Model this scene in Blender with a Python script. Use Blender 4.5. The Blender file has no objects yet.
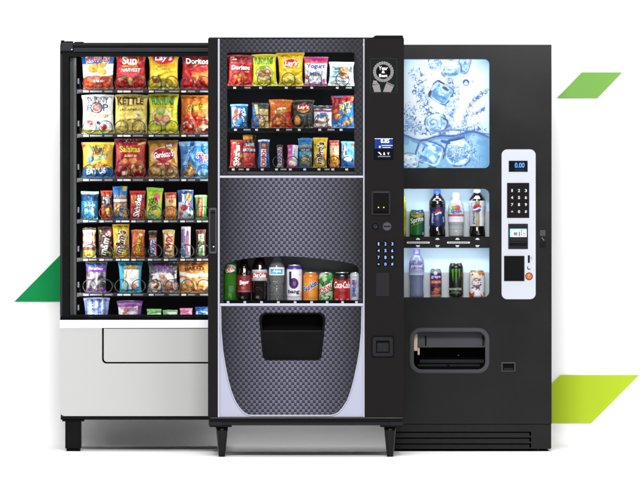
import bpy, bmesh, math, random
import numpy as np
from mathutils import Vector, Matrix
from mathutils.geometry import tessellate_polygon

C = bpy.context.scene.collection
R = math.radians

# ------------------------------------------------------------------ scale: 1 unit of the drawings = 4.5 mm at y = 0
S = 0.0045
CAMD = 30.0
EYE = 217 * S
def KX(px, y): return (px - 320) * S * (CAMD + y) / CAMD
def KZ(py, y): return EYE + (240 - py) * S * (CAMD + y) / CAMD

# ------------------------------------------------------------------ camera, world, lights, exposure
cam = bpy.data.cameras.new('camera')
cam.sensor_width = 36.0
cam.lens = 36.0 * CAMD / (640 * S)
cam.clip_start = 1.0
cam.clip_end = 200.0
cam_o = bpy.data.objects.new('camera', cam)
cam_o.location = (0, -CAMD, EYE)
cam_o.rotation_euler = (R(90), 0, 0)
C.objects.link(cam_o)
bpy.context.scene.camera = cam_o

world = bpy.data.worlds.new("World")
bpy.context.scene.world = world
world.use_nodes = True
bg = world.node_tree.nodes['Background']
bg.inputs[0].default_value = (1, 1, 1, 1)
bg.inputs[1].default_value = 0.07

def area(name, loc, target, sx, sy, power, color=(1, 1, 1)):
    l = bpy.data.lights.new(name, 'AREA')
    l.shape = 'RECTANGLE'
    l.size = sx
    l.size_y = sy
    l.energy = power
    l.color = color
    o = bpy.data.objects.new(name, l)
    o.location = loc
    d = Vector(target) - Vector(loc)
    o.rotation_euler = d.to_track_quat('-Z', 'Y').to_euler()
    C.objects.link(o)
    return o

area('studio_key_softbox', (-0.3, -13.0, 7.6), (0, 0.8, 0.9), 3.0, 2.4, 2100)
area('studio_overhead_softbox', (0, 0.0, 7.6), (0, 0.5, 0), 7.5, 2.4, 460)
area('added_front_strip_lamp', (1.35, -4.2, 2.75), (1.1, 0.8, 1.2), 1.6, 0.5, 42)  # added lamp, its sheen greys the upper front of the drinks machine
area('studio_fill_softbox', (3.6, -13.0, 3.0), (0.6, 0.8, 0.9), 2.0, 3.0, 140)
area('studio_fill_softbox', (-3.6, -13.0, 3.0), (-0.6, 0.8, 0.9), 2.0, 3.0, 160)

vs = bpy.context.scene.view_settings
vs.view_transform = 'Standard'
vs.look = 'None'
vs.exposure = 0.0
vs.gamma = 1.0
bpy.context.scene.cycles.use_denoising = True
bpy.context.scene.cycles.max_bounces = 8
bpy.context.scene.cycles.transparent_max_bounces = 12
bpy.context.scene.cycles.caustics_reflective = False
bpy.context.scene.cycles.caustics_refractive = False

# ------------------------------------------------------------------ colours and materials
def lin(c):
    c = np.asarray(c, float)
    return np.where(c <= 0.04045, c / 12.92, ((c + 0.055) / 1.055) ** 2.4)
def hx(h):
    return np.array([int(h[i:i + 2], 16) / 255 for i in (0, 2, 4)])

def mat(name, col, rough=0.5, metal=0.0, spec=0.5, bump=0.0, bscale=400.0, var=0.0, emit=None, estr=0.0,
        trans=0.0, ior=1.45, coat=0.0):
    m = bpy.data.materials.new(name)
    m.use_nodes = True
    nt = m.node_tree
    b = nt.nodes['Principled BSDF']
    c = lin(hx(col)) if isinstance(col, str) else np.array(col)
    b.inputs['Base Color'].default_value = (*c, 1)
    b.inputs['Roughness'].default_value = rough
    b.inputs['Metallic'].default_value = metal
    b.inputs['Specular IOR Level'].default_value = spec
    b.inputs['IOR'].default_value = ior
    b.inputs['Transmission Weight'].default_value = trans
    b.inputs['Coat Weight'].default_value = coat
    tc = nt.nodes.new('ShaderNodeTexCoord')
    n1 = nt.nodes.new('ShaderNodeTexNoise')
    n1.inputs['Scale'].default_value = 7.0
    n1.inputs['Detail'].default_value = 5.0
    nt.links.new(tc.outputs['Object'], n1.inputs['Vector'])
    mr = nt.nodes.new('ShaderNodeMapRange')
    mr.inputs['To Min'].default_value = max(0.02, rough - 0.05)
    mr.inputs['To Max'].default_value = min(1.0, rough + 0.07)
    nt.links.new(n1.outputs['Fac'], mr.inputs['Value'])
    nt.links.new(mr.outputs['Result'], b.inputs['Roughness'])
    if var > 0:
        n2 = nt.nodes.new('ShaderNodeTexNoise')
        n2.inputs['Scale'].default_value = bscale * 0.7
        n2.inputs['Detail'].default_value = 3.0
        nt.links.new(tc.outputs['Object'], n2.inputs['Vector'])
        mx = nt.nodes.new('ShaderNodeMix')
        mx.data_type = 'RGBA'
        mx.inputs['A'].default_value = (*(c * (1 - var)), 1)
        mx.inputs['B'].default_value = (*np.minimum(c * (1 + var), 1), 1)
        nt.links.new(n2.outputs['Fac'], mx.inputs['Factor'])
        nt.links.new(mx.outputs['Result'], b.inputs['Base Color'])
    if bump > 0:
        n3 = nt.nodes.new('ShaderNodeTexNoise')
        n3.inputs['Scale'].default_value = bscale
        n3.inputs['Detail'].default_value = 2.0
        nt.links.new(tc.outputs['Object'], n3.inputs['Vector'])
        bp = nt.nodes.new('ShaderNodeBump')
        bp.inputs['Strength'].default_value = bump
        bp.inputs['Distance'].default_value = 0.001
        nt.links.new(n3.outputs['Fac'], bp.inputs['Height'])
        nt.links.new(bp.outputs['Normal'], b.inputs['Normal'])
    if emit is not None:
        e = lin(hx(emit))
        b.inputs['Emission Color'].default_value = (*e, 1)
        b.inputs['Emission Strength'].default_value = estr
    return m

def printed(name, rough, coat=0.0, spec=0.5, bump=0.0):
    m = bpy.data.materials.new(name)
    m.use_nodes = True
    nt = m.node_tree
    b = nt.nodes['Principled BSDF']
    a = nt.nodes.new('ShaderNodeAttribute')
    a.attribute_name = 'print'
    nt.links.new(a.outputs['Color'], b.inputs['Base Color'])
    b.inputs['Roughness'].default_value = rough
    b.inputs['Specular IOR Level'].default_value = spec
    b.inputs['Coat Weight'].default_value = coat
    b.inputs['Coat Roughness'].default_value = 0.12
    if bump:
        tc = nt.nodes.new('ShaderNodeTexCoord')
        n = nt.nodes.new('ShaderNodeTexNoise')
        n.inputs['Scale'].default_value = 70
        n.inputs['Detail'].default_value = 3
        n.inputs['Distortion'].default_value = 1.5
        nt.links.new(tc.outputs['Object'], n.inputs['Vector'])
        bp = nt.nodes.new('ShaderNodeBump')
        bp.inputs['Strength'].default_value = bump
        bp.inputs['Distance'].default_value = 0.004
        nt.links.new(n.outputs['Fac'], bp.inputs['Height'])
        nt.links.new(bp.outputs['Normal'], b.inputs['Normal'])
    return m

def glass_pane(name, fac=0.05):
    m = bpy.data.materials.new(name)
    m.use_nodes = True
    nt = m.node_tree
    nt.nodes.clear()
    out = nt.nodes.new('ShaderNodeOutputMaterial')
    tr = nt.nodes.new('ShaderNodeBsdfTransparent')
    tr.inputs[0].default_value = (0.97, 0.98, 0.98, 1)
    gl = nt.nodes.new('ShaderNodeBsdfGlossy')
    gl.inputs['Roughness'].default_value = 0.03
    fr = nt.nodes.new('ShaderNodeFresnel')
    fr.inputs['IOR'].default_value = 1.35
    mx = nt.nodes.new('ShaderNodeMixShader')
    nt.links.new(fr.outputs[0], mx.inputs[0])
    nt.links.new(tr.outputs[0], mx.inputs[1])
    nt.links.new(gl.outputs[0], mx.inputs[2])
    nt.links.new(mx.outputs[0], out.inputs[0])
    return m

def carbon(name, gain=1.0):
    """woven vinyl wrap: a 12 x 13.5 mm checker weave, each dark cell fading downward, paler in the middle of the panel"""
    m = bpy.data.materials.new(name)
    m.use_nodes = True
    nt = m.node_tree
    b = nt.nodes['Principled BSDF']
    L = nt.links.new
    tc = nt.nodes.new('ShaderNodeTexCoord')
    sp = nt.nodes.new('ShaderNodeSeparateXYZ')
    L(tc.outputs['Object'], sp.inputs[0])
    def mth(op, a, bb=None, c=None):
        n = nt.nodes.new('ShaderNodeMath')
        n.operation = op
        for i, v in enumerate((a, bb, c)):
            if v is None: continue
            if isinstance(v, (int, float)): n.inputs[i].default_value = v
            else: L(v, n.inputs[i])
        return n.outputs[0]
    X = mth('DIVIDE', sp.outputs['X'], 2.72 * S)
    Z = mth('DIVIDE', sp.outputs['Z'], 3.0 * S)
    ch = mth('FLOORED_MODULO', mth('ADD', mth('FLOOR', X), mth('FLOOR', Z)), 2.0)
    fz = mth('FRACT', Z)
    fx = mth('FRACT', X)
    # dark cell: mid grey at the top, near black at the bottom; light cell nearly even
    darkv = mth('MULTIPLY_ADD', fz, 0.115, 0.012)
    lightv = mth('MULTIPLY_ADD', fz, 0.05, 0.235)
    v = mth('ADD', mth('MULTIPLY', darkv, mth('SUBTRACT', 1.0, ch)), mth('MULTIPLY', lightv, ch))
    edge = mth('MULTIPLY', mth('ABSOLUTE', mth('SUBTRACT', fx, 0.5)), 0.07)
    v = mth('MAXIMUM', mth('SUBTRACT', v, edge), 0.006)
    # paler in the middle, darkening towards both sides
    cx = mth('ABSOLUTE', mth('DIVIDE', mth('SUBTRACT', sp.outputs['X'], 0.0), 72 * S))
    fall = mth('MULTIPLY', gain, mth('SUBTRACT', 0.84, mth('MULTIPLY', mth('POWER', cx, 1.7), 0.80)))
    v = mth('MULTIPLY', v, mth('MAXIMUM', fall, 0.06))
    cb = nt.nodes.new('ShaderNodeCombineColor')
    L(mth('MULTIPLY', v, 0.97), cb.inputs[0])
    L(mth('MULTIPLY', v, 0.96), cb.inputs[1])
    L(mth('MULTIPLY', v, 1.42), cb.inputs[2])
    L(cb.outputs[0], b.inputs['Base Color'])
    b.inputs['Roughness'].default_value = 0.38
    b.inputs['Specular IOR Level'].default_value = 0.15
    bp = nt.nodes.new('ShaderNodeBump')
    bp.inputs['Strength'].default_value = 0.25
    bp.inputs['Distance'].default_value = 0.001
    L(ch, bp.inputs['Height'])
    L(bp.outputs['Normal'], b.inputs['Normal'])
    return m

M = dict(
    black=mat('black_powder_coat', '17151a', 0.42, spec=0.12, bump=0.25, bscale=900, var=0.15),
    black_gloss=mat('black_gloss_paint', '050506', 0.25, spec=0.12),
    pitch=mat('matt_black_liner', '030304', 0.6, spec=0.05),
    baylight=mat('grey_snack_bay_liner', '34373b', 0.5, spec=.1),
    leg_paint=mat('glossy_black_leg', '060607', 0.2, spec=0.22),
    liner=mat('dark_cabinet_liner', '191a1d', 0.5, spec=0.1),
    pillar=mat('charcoal_plastic', '181617', 0.42, spec=0.03, bump=0.12, bscale=700, var=0.06),
    textured=mat('textured_charcoal_steel', '0b0b0d', 0.20, spec=0.30, bump=0.28, bscale=420, var=0.28),
    grey_edge=mat('grey_aluminium', '24252a', 0.4, spec=.1),
    grey_post=mat('grey_post_paint', '40403d', 0.5, spec=.1),
    grey_light=mat('light_grey_post_paint', '565859', 0.45, spec=.1),
    panel=mat('light_grey_panel_paint', 'adadab', 0.45, spec=0.3, bump=0.04, bscale=500),
    white=mat('white_trim_paint', 'eef0f4', 0.35),
    trim=mat('silver_white_trim', 'a2a4af', 0.3),
    lavender=mat('pale_lavender_paint', '9899ac', 0.4, spec=0.4),
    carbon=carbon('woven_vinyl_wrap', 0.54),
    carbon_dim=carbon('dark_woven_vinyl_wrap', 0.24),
    rail=mat('dark_price_rail', '26282b', 0.4, spec=.12, var=0.25, bscale=90),
    tag=mat('white_price_tag', 'dcdcd8', 0.5),
    tag_dark=mat('grey_price_tag', '6d6f74', 0.5, var=0.3, bscale=220),
    wire=mat('black_coil_wire', '101012', 0.3, spec=0.6),
    cpanel=mat('white_control_panel', 'b3b6c0', 0.38, bump=0.05, bscale=600),
    chrome=mat('brushed_silver', 'b8b8bc', 0.3, metal=0.9),
    bezel=mat('grey_plastic_bezel', '3a393d', 0.42, spec=.2, bump=0.1, bscale=500),
    tan=mat('tan_plastic', 'b0a088', 0.5),
    screen=mat('dark_lcd', '050a14', 0.12, spec=0.5),
    lcd_blue=mat('blue_lcd_glow', '08266a', 0.2, emit='1040a0', estr=0.08),
    digit=mat('glowing_digits', 'd8ecff', 0.3, emit='cfe6ff', estr=1.1),
    digit_blue=mat('blue_glowing_digits', '3f8cff', 0.3, emit='4f9cff', estr=1.0),
    led=mat('yellow_green_led', 'c8dc30', 0.3, emit='d2e640', estr=1.2),
    key_blue=mat('lit_blue_key', '7f9fe8', 0.3, emit='7c9cf0', estr=0.5),
    orange=mat('orange_lamp_button', 'e0571a', 0.25, emit='f0641c', estr=0.35),
    silver=mat('matt_silver_print', '767472', 0.5, spec=.1),
    ribbon_dark=mat('dark_green_black_print', '0e1414', 0.4, spec=.05),
    teal=mat('teal_line_print', '1e3230', 0.4, spec=.1),
    lightblue=mat('light_blue_screen', '8fd4f0', 0.3, emit='9ad8f2', estr=0.35),
    drinkback=mat('grey_drink_bay_back', '4a4d50', 0.5, spec=.1),
    backlit=mat('pale_blue_display_back', 'bcd4e8', 0.5),
    backlit_low=mat('pale_grey_display_step', 'a9adb2', 0.45),
    foil=printed('printed_foil', 0.32, coat=0.06, spec=0.32, bump=0.8),
    paper=printed('printed_label', 0.4),
    canpaint=printed('printed_can_paint', 0.26, coat=0.3),
    poster=printed('printed_backlit_poster', 0.35),
    alu=mat('can_aluminium', 'c9cbd0', 0.25, metal=0.9),
    cola=mat('cola_in_clear_bottle', '0d0504', 0.08, spec=0.9, coat=0.6, bump=0.5, bscale=45),
    water=mat('clear_water_bottle', 'f6fafc', 0.04, trans=0.92, ior=1.33, bump=0.15, bscale=18),
    water_pale=mat('pale_clear_water_bottle', 'f4f8fa', 0.10, trans=0.6, ior=1.33, bump=1.0, bscale=60),
    water_blue=mat('blue_tinted_water_bottle', 'aebbe6', 0.10, trans=0.65, ior=1.33, bump=1.0, bscale=60),
    greensoda=mat('green_soda_bottle', '2a6418', 0.1, trans=0.25, spec=0.6),
    yellowsoda=mat('yellow_soda_bottle', 'd6e022', 0.12, trans=0.2),
    glass=glass_pane('clear_window_glass'),
    sweep=mat('white_paper_sweep', (0.97, 0.97, 0.97), 0.75, spec=0.1),
    g1=mat('deep_green_paint', '008543', 0.6, spec=0.15),
    g2=mat('leaf_green_paint', '70a14a', 0.6, spec=0.15),
    g3=mat('lime_green_paint', 'a6bd26', 0.6, spec=0.15),
)
def capmat(h):
    k = 'cap_' + h
    if k not in M: M[k] = mat('plastic_cap_' + h, h, 0.3)
    return M[k]

# ------------------------------------------------------------------ geometry helpers
class G:
    """collects faces in world coordinates and links them as one mesh object"""
    def __init__(s): s.v = []; s.f = []; s.mi = []; s.mats = []; s.smooth = []
    def _m(s, m):
        if m not in s.mats: s.mats.append(m)
        return s.mats.index(m)
    def add(s, vs_, fs, m, smooth=False):
        o = len(s.v)
        s.v.extend([tuple(p) for p in vs_])
        i = s._m(m)
        for f in fs:
            s.f.append([o + k for k in f]); s.mi.append(i); s.smooth.append(smooth)
        return s
    def box(s, x0, x1, y0, y1, z0, z1, m, bev=0.0):
        if x0 > x1: x0, x1 = x1, x0
        if z0 > z1: z0, z1 = z1, z0
        if bev > 0:
            bm = bmesh.new()
            bmesh.ops.create_cube(bm, size=1)
            for v in bm.verts:
                v.co = Vector((x0 + (v.co.x + .5) * (x1 - x0), y0 + (v.co.y + .5) * (y1 - y0), z0 + (v.co.z + .5) * (z1 - z0)))
            bmesh.ops.bevel(bm, geom=bm.edges[:], offset=bev, segments=2, profile=0.6, affect='EDGES')
            bm.verts.index_update()
            s.add([v.co[:] for v in bm.verts], [[v.index for v in f.verts] for f in bm.faces], m)
            bm.free()
            return s
        vs_ = [(x, y, z) for x in (x0, x1) for y in (y0, y1) for z in (z0, z1)]
        return s.add(vs_, [(0, 1, 3, 2), (4, 6, 7, 5), (0, 4, 5, 1), (2, 3, 7, 6), (0, 2, 6, 4), (1, 5, 7, 3)], m)
    def prism(s, outer, holes, y0, y1, m, side_m=None):
        """a plate in the xz plane: outer and holes are lists of (x, z)"""
        loops = [outer] + list(holes)
        tris = tessellate_polygon([[Vector((x, z, 0)) for x, z in l] for l in loops])
        pts = [p for l in loops for p in l]
        n = len(pts)
        vs_ = [(x, y0, z) for x, z in pts] + [(x, y1, z) for x, z in pts]
        fs = []
        for t in tris:
            a, b, c = (pts[i] for i in t)
            cr = (b[0] - a[0]) * (c[1] - a[1]) - (b[1] - a[1]) * (c[0] - a[0])
            t = tuple(t) if cr > 0 else tuple(reversed(t))
            fs.append(t)
            fs.append(tuple(n + i for i in reversed(t)))
        s.add(vs_, fs, m)
        o = 0
        sf = []
        for l in loops:
            k = len(l)
            for i in range(k):
                j = (i + 1) % k
                sf.append((o + i, o + j, n + o + j, n + o + i))
            o += k
        s.add(vs_, sf, side_m or m)
        return s
    def tube(s, pts, r, m, seg=6, closed=False):
        pts = [Vector(p) for p in pts]
        n = len(pts)
        vs_ = []
        for i, p in enumerate(pts):
            a = pts[(i - 1) % n] if (closed or i > 0) else p
            b = pts[(i + 1) % n] if (closed or i < n - 1) else p
            d = (b - a).normalized()
            up = Vector((0, 1, 0)) if abs(d.y) < 0.9 else Vector((1, 0, 0))
            e1 = d.cross(up).normalized(); e2 = d.cross(e1)
            for k in range(seg):
                t = 2 * math.pi * k / seg
                vs_.append(p + e1 * (r * math.cos(t)) + e2 * (r * math.sin(t)))
        fs = []
        for i in range(n if closed else n - 1):
            j = (i + 1) % n
            for k in range(seg):
                l = (k + 1) % seg
                fs.append((i * seg + k, i * seg + l, j * seg + l, j * seg + k))
        if not closed:
            fs.append(tuple(range(seg))[::-1]); fs.append(tuple((n - 1) * seg + k for k in range(seg)))
        return s.add(vs_, fs, m, True)
    def lathe(s, prof, cx, cy, z0, m, seg=32, cap=True):
        """prof: list of (r, z)"""
        vs_ = []
        for r, z in prof:
            for k in range(seg):
                t = 2 * math.pi * k / seg
                vs_.append((cx + r * math.cos(t), cy + r * math.sin(t), z0 + z))
        fs = []
        for i in range(len(prof) - 1):
            for k in range(seg):
                l = (k + 1) % seg
                fs.append((i * seg + k, i * seg + l, (i + 1) * seg + l, (i + 1) * seg + k))
        if cap:
            fs.append(tuple(range(seg))[::-1]); fs.append(tuple((len(prof) - 1) * seg + k for k in range(seg)))
        return s.add(vs_, fs, m, True)
    def disc(s, cx, cz, y0, y1, r, m, seg=24):
        """a short cylinder facing the front"""
        pts = [(cx + r * math.cos(2 * math.pi * k / seg), cz + r * math.sin(2 * math.pi * k / seg)) for k in range(seg)]
        return s.prism(pts, [], y0, y1, m)
    def build(s, name, parent=None, base=None):
        if not s.v: return None
        me = bpy.data.meshes.new(name)
        off = Vector(base) if base is not None else (Vector(parent['base']) if parent is not None else Vector((0, 0, 0)))
        a = np.array(s.v) - np.array(off)
        me.from_pydata(a.tolist(), [], s.f)
        for m in s.mats: me.materials.append(m)
        me.polygons.foreach_set('material_index', s.mi)
        me.polygons.foreach_set('use_smooth', s.smooth)
        me.update()
        o = bpy.data.objects.new(name, me)
        C.objects.link(o)
        if parent is not None:
            o.parent = parent
            root = parent
            o['base'] = list(off)
        elif base is not None:
            o.location = base
            o['base'] = list(base)
        return o

def root(name, label, cat, base, group=None):
    o = bpy.data.objects.new(name, None)
    o.empty_display_size = 0.1
    o.location = base
    o['base'] = list(base)
    o['label'] = label; o['category'] = cat
    if group: o['group'] = group
    C.objects.link(o)
    return o

def rrect(x0, x1, z0, z1, r, corners=(1, 1, 1, 1), n=7):
    """rounded rectangle as (x, z) points, anticlockwise; corners = lower left, lower right, upper right, upper left"""
    if x0 > x1: x0, x1 = x1, x0
    if z0 > z1: z0, z1 = z1, z0
    pts = []
    cs = [(x0 + r, z0 + r, 180), (x1 - r, z0 + r, 270), (x1 - r, z1 - r, 0), (x0 + r, z1 - r, 90)]
    ex = [(x0, z0), (x1, z0), (x1, z1), (x0, z1)]
    for c, (cx, cz, a0), e in zip(corners, cs, ex):
        if c:
            for k in range(n + 1):
                t = R(a0 + 90 * k / n)
                pts.append((cx + r * math.cos(t), cz + r * math.sin(t)))
        else: pts.append(e)
    return pts

# ------------------------------------------------------------------ lettering
_tc = {}
def text_mesh(s, offset=0.0, shear=0.0, fine=True):
    """2D triangles of a string, its box scaled to 0..1 both ways"""
    key = (s, offset, shear)
    if key in _tc: return _tc[key]
    cu = bpy.data.curves.new('lettering', 'FONT')
    cu.body = s
    cu.align_x = 'CENTER'
    cu.resolution_u = 3
    cu.offset = offset
    cu.shear = shear
    cu.space_line = 0.8
    o = bpy.data.objects.new('lettering', cu)
    C.objects.link(o)
    dg = bpy.context.evaluated_depsgraph_get()
    me = o.evaluated_get(dg).to_mesh()
    bm = bmesh.new(); bm.from_mesh(me)
    bmesh.ops.triangulate(bm, faces=bm.faces[:])
    for _ in range(2):
        long_e = [e for e in bm.edges if e.calc_length() > 0.14]
        if long_e: bmesh.ops.subdivide_edges(bm, edges=long_e, cuts=1)
        bmesh.ops.triangulate(bm, faces=bm.faces[:])
    bm.verts.index_update()
    v = np.array([p.co[:2] for p in bm.verts]) if len(bm.verts) else np.zeros((0, 2))
    f = [[q.index for q in p.verts] for p in bm.faces]
    bm.free()
    o.evaluated_get(dg).to_mesh_clear()
    bpy.data.objects.remove(o); bpy.data.curves.remove(cu)
    _tc[key] = (v, f)
    return _tc[key]

def text_layers(t):
    """(string, cu, cv, w, h, colour, options) -> list of (xy about the centre in px, faces, colour, lift)"""
    s, cu, cv, w, h, col = t[:6]
    op = t[6] if len(t) > 6 else {}
    off = op.get('bold', 0.02) * (0.6 if min(t[3], t[4]) > 2.6 else 0.35); sh = op.get('shear', 0.0)
    v0, _ = text_mesh(s, 0.0, sh)
    lo, hi = v0.min(0), v0.max(0)
    out = []
    lay = []
    if 'out2' in op: lay.append((off + op.get('ow', 0.05) * 1.2, op['out2'], 0.35))
    if 'out' in op: lay.append((off + op.get('ow', 0.05) * .65, op['out'], 0.6))
    lay.append((off, col, 0.9))
    for o_, c_, lift in lay:
        v, f = text_mesh(s, o_, sh)
        q = (v - (lo + hi) / 2) / (hi - lo) * np.array([w, h])
        arc = op.get('arc', 0.0)
        if arc: q = q + np.stack([0 * q[:, 0], -arc * (2 * q[:, 0] / w) ** 2], 1)
        tp = op.get('taper', 0.0)
        if tp: q[:, 1] *= 1 + tp * (2 * q[:, 0] / w)
        a = R(op.get('rot', 0))
        q = q @ np.array([[math.cos(a), math.sin(a)], [-math.sin(a), math.cos(a)]])
        out.append((q, f, c_, lift))
    return out

def flat_text(g, s, px, py, w, h, m, y, yk, **op):
    """text straight onto a front face: px sizes, plane y, material"""
    k = S * (CAMD + yk) / CAMD
    for q, f, c, lift in text_layers((s, 0, 0, w, h, None, op)):
        vs_ = [(KX(px, yk) + p[0] * k, y, KZ(py, yk) + p[1] * k) for p in q]
        g.add(vs_, f, m)

# ------------------------------------------------------------------ noise and the print of a package
def _h(ix, iy, seed):
    n = (ix.astype(np.int64) * 374761393 + iy.astype(np.int64) * 668265263 + seed * 1442695041) & 0x7fffffff
    n = ((n ^ (n >> 13)) * 1274126177) & 0x7fffffff
    return ((n ^ (n >> 16)) & 0xffff) / 65535.0
def vn(x, y, seed=0):
    ix = np.floor(x); iy = np.floor(y); fx = x - ix; fy = y - iy
    fx = fx * fx * (3 - 2 * fx); fy = fy * fy * (3 - 2 * fy)
    a = _h(ix, iy, seed); b = _h(ix + 1, iy, seed); c = _h(ix, iy + 1, seed); d = _h(ix + 1, iy + 1, seed)
    return a + (b - a) * fx + (c - a) * fy + (a - b - c + d) * fx * fy
def fbm(x, y, seed=0, o=3):
    s = 0; a = 1; t = 0
    for i in range(o):
        s = s + a * vn(x * 2 ** i, y * 2 ** i, seed + 17 * i); t += a; a *= .5
    return s / t

def inpoly(X, Y, pts):
    ins = np.zeros(X.shape, bool)
    n = len(pts)
    for i in range(n):
        x0, y0 = pts[i]; x1, y1 = pts[(i + 1) % n]
        if y0 == y1: continue
        c = ((y0 > Y) != (y1 > Y)) & (X < (x1 - x0) * (Y - y0) / (y1 - y0) + x0)
        ins ^= c
    return ins

def paint(U, V, w, h, ops, seed):
    Cc = np.zeros(U.shape + (3,))
    X = U * w; Y = V * h
    def put(mk, c): Cc[mk] = c
    def ell(u, v, rx, ry, rot=0):
        dx = X - u * w; dy = Y - v * h
        a = R(rot)
        return (dx * math.cos(a) + dy * math.sin(a)) / rx, (-dx * math.sin(a) + dy * math.cos(a)) / ry
    for op in ops:
        k = op[0]
        if k == 'f': Cc[:] = hx(op[1])
        elif k == 'b':
            amp = op[4] if len(op) > 4 else 0
            wob = (vn(U * 5, U * 0 + op[1] * 31, seed) - .5) * 2 * amp
            put((V + wob >= op[1]) & (V + wob <= op[2]), hx(op[3]))
        elif k == 'r': put((U >= op[1]) & (U <= op[3]) & (V >= op[2]) & (V <= op[4]), hx(op[5]))
        elif k == 'e':
            a, b = ell(*op[1:5], op[6] if len(op) > 6 else 0); put(a * a + b * b < 1, hx(op[5]))
        elif k == 'o':
            a, b = ell(*op[1:5]); d = np.sqrt(a * a + b * b); put(np.abs(d - 1) * min(op[3], op[4]) < op[5], hx(op[6]))
        elif k == 'p': put(inpoly(U, V, op[1]), hx(op[2]))
        elif k == 'g':
            t = np.clip((V - op[1]) / (op[3] - op[1]), 0, 1)[..., None]
            mk = (V >= op[1]) & (V <= op[3]); Cc[mk] = (hx(op[2]) * (1 - t) + hx(op[4]) * t)[mk]
        elif k == 'n':
            nn = fbm(X / op[5], Y / op[5], op[8] + seed, 2)
            put((U >= op[1]) & (U <= op[3]) & (V >= op[2]) & (V <= op[4]) & (nn > op[6]), hx(op[7]))
        elif k == 'l':
            x0, y0, x1, y1 = op[1] * w, op[2] * h, op[3] * w, op[4] * h
            L2 = (x1 - x0) ** 2 + (y1 - y0) ** 2
            t = np.clip(((X - x0) * (x1 - x0) + (Y - y0) * (y1 - y0)) / L2, 0, 1)
            put(np.hypot(X - x0 - t * (x1 - x0), Y - y0 - t * (y1 - y0)) < op[5], hx(op[6]))
        elif k == 'c':   # a piece of printed food: darker rim, mottled middle, pale top edge
            a, b = ell(*op[1:5], op[6] if len(op) > 6 else 0)
            d = a * a + b * b
            mk = d < 1
            base = hx(op[5])
            sh = (0.84 + 0.34 * fbm(X / 1.6, Y / 1.6, seed + int(op[1] * 50), 2) + 0.14 * b - 0.22 * (d > .72))[..., None]
            Cc[mk] = np.clip(base * sh, 0, 1)[mk]
        elif k == 't':   # printed triangle chip
            mk = inpoly(U, V, op[1]); base = hx(op[2])
            sh = (0.78 + 0.44 * fbm(X / 1.5, Y / 1.5, seed + 5, 2))[..., None]
            Cc[mk] = np.clip(base * sh, 0, 1)[mk]
        elif k == 's':   # scatter of little pieces
            rnd = random.Random(op[9] + seed)
            for i in range(op[5]):
                u = rnd.uniform(op[1], op[3]); v = rnd.uniform(op[2], op[4])
                a, b = ell(u, v, op[6] * rnd.uniform(.7, 1.2), op[7] * rnd.uniform(.7, 1.2), rnd.uniform(0, 180))
                d = a * a + b * b; mk = d < 1
                base = hx(rnd.choice(op[8]))
                sh = (1.0 + 0.12 * b - 0.25 * (d > .6))[..., None]
                Cc[mk] = np.clip(base * sh, 0, 1)[mk]
    return Cc

def paint_aa(U, V, w, h, ops, seed, du, dv):
    acc = 0
    offs = (-0.33, 0, 0.33)
    for a in offs:
        for b in offs: acc = acc + paint(U + a * du, V + b * dv, w, h, ops, seed)
    return np.clip(acc / 9, 0, 1)

def color_mesh(name, V, F, col, m, base, smooth=True, parent=None):
    """V in world coords, col per vertex in sRGB"""
    me = bpy.data.meshes.new(name)
    off = np.array(base)
    me.from_pydata((np.asarray(V) - off).tolist(), [], F)
    me.materials.append(m)
    at = me.color_attributes.new('print', 'FLOAT_COLOR', 'POINT')
    c = np.ones((len(V), 4)); c[:, :3] = lin(col) * (0.98 if m is M['poster'] else 0.58 + 0.26 * np.min(np.asarray(col), axis=1, keepdims=True) ** 2)
    at.data.foreach_set('color', c.ravel())
    me.polygons.foreach_set('use_smooth', [smooth] * len(me.polygons))
    me.update()
    o = bpy.data.objects.new(name, me)
    C.objects.link(o)
    if parent is None: o.location = base
    else: o.parent = parent
    o['base'] = list(base)
    return o

def grid_faces(nu, nv, o=0, flip=False):
    f = []
    for j in range(nv - 1):
        for i in range(nu - 1):
            a = o + j * nu + i
            q = (a, a + 1, a + nu + 1, a + nu)
            f.append(q[::-1] if flip else q)
    return f

def tag(o, label, cat, group=None, kind=None):
    if label: o['label'] = label
    if cat: o['category'] = cat
    if group: o['group'] = group
    if kind: o['kind'] = kind
    return o

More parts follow.
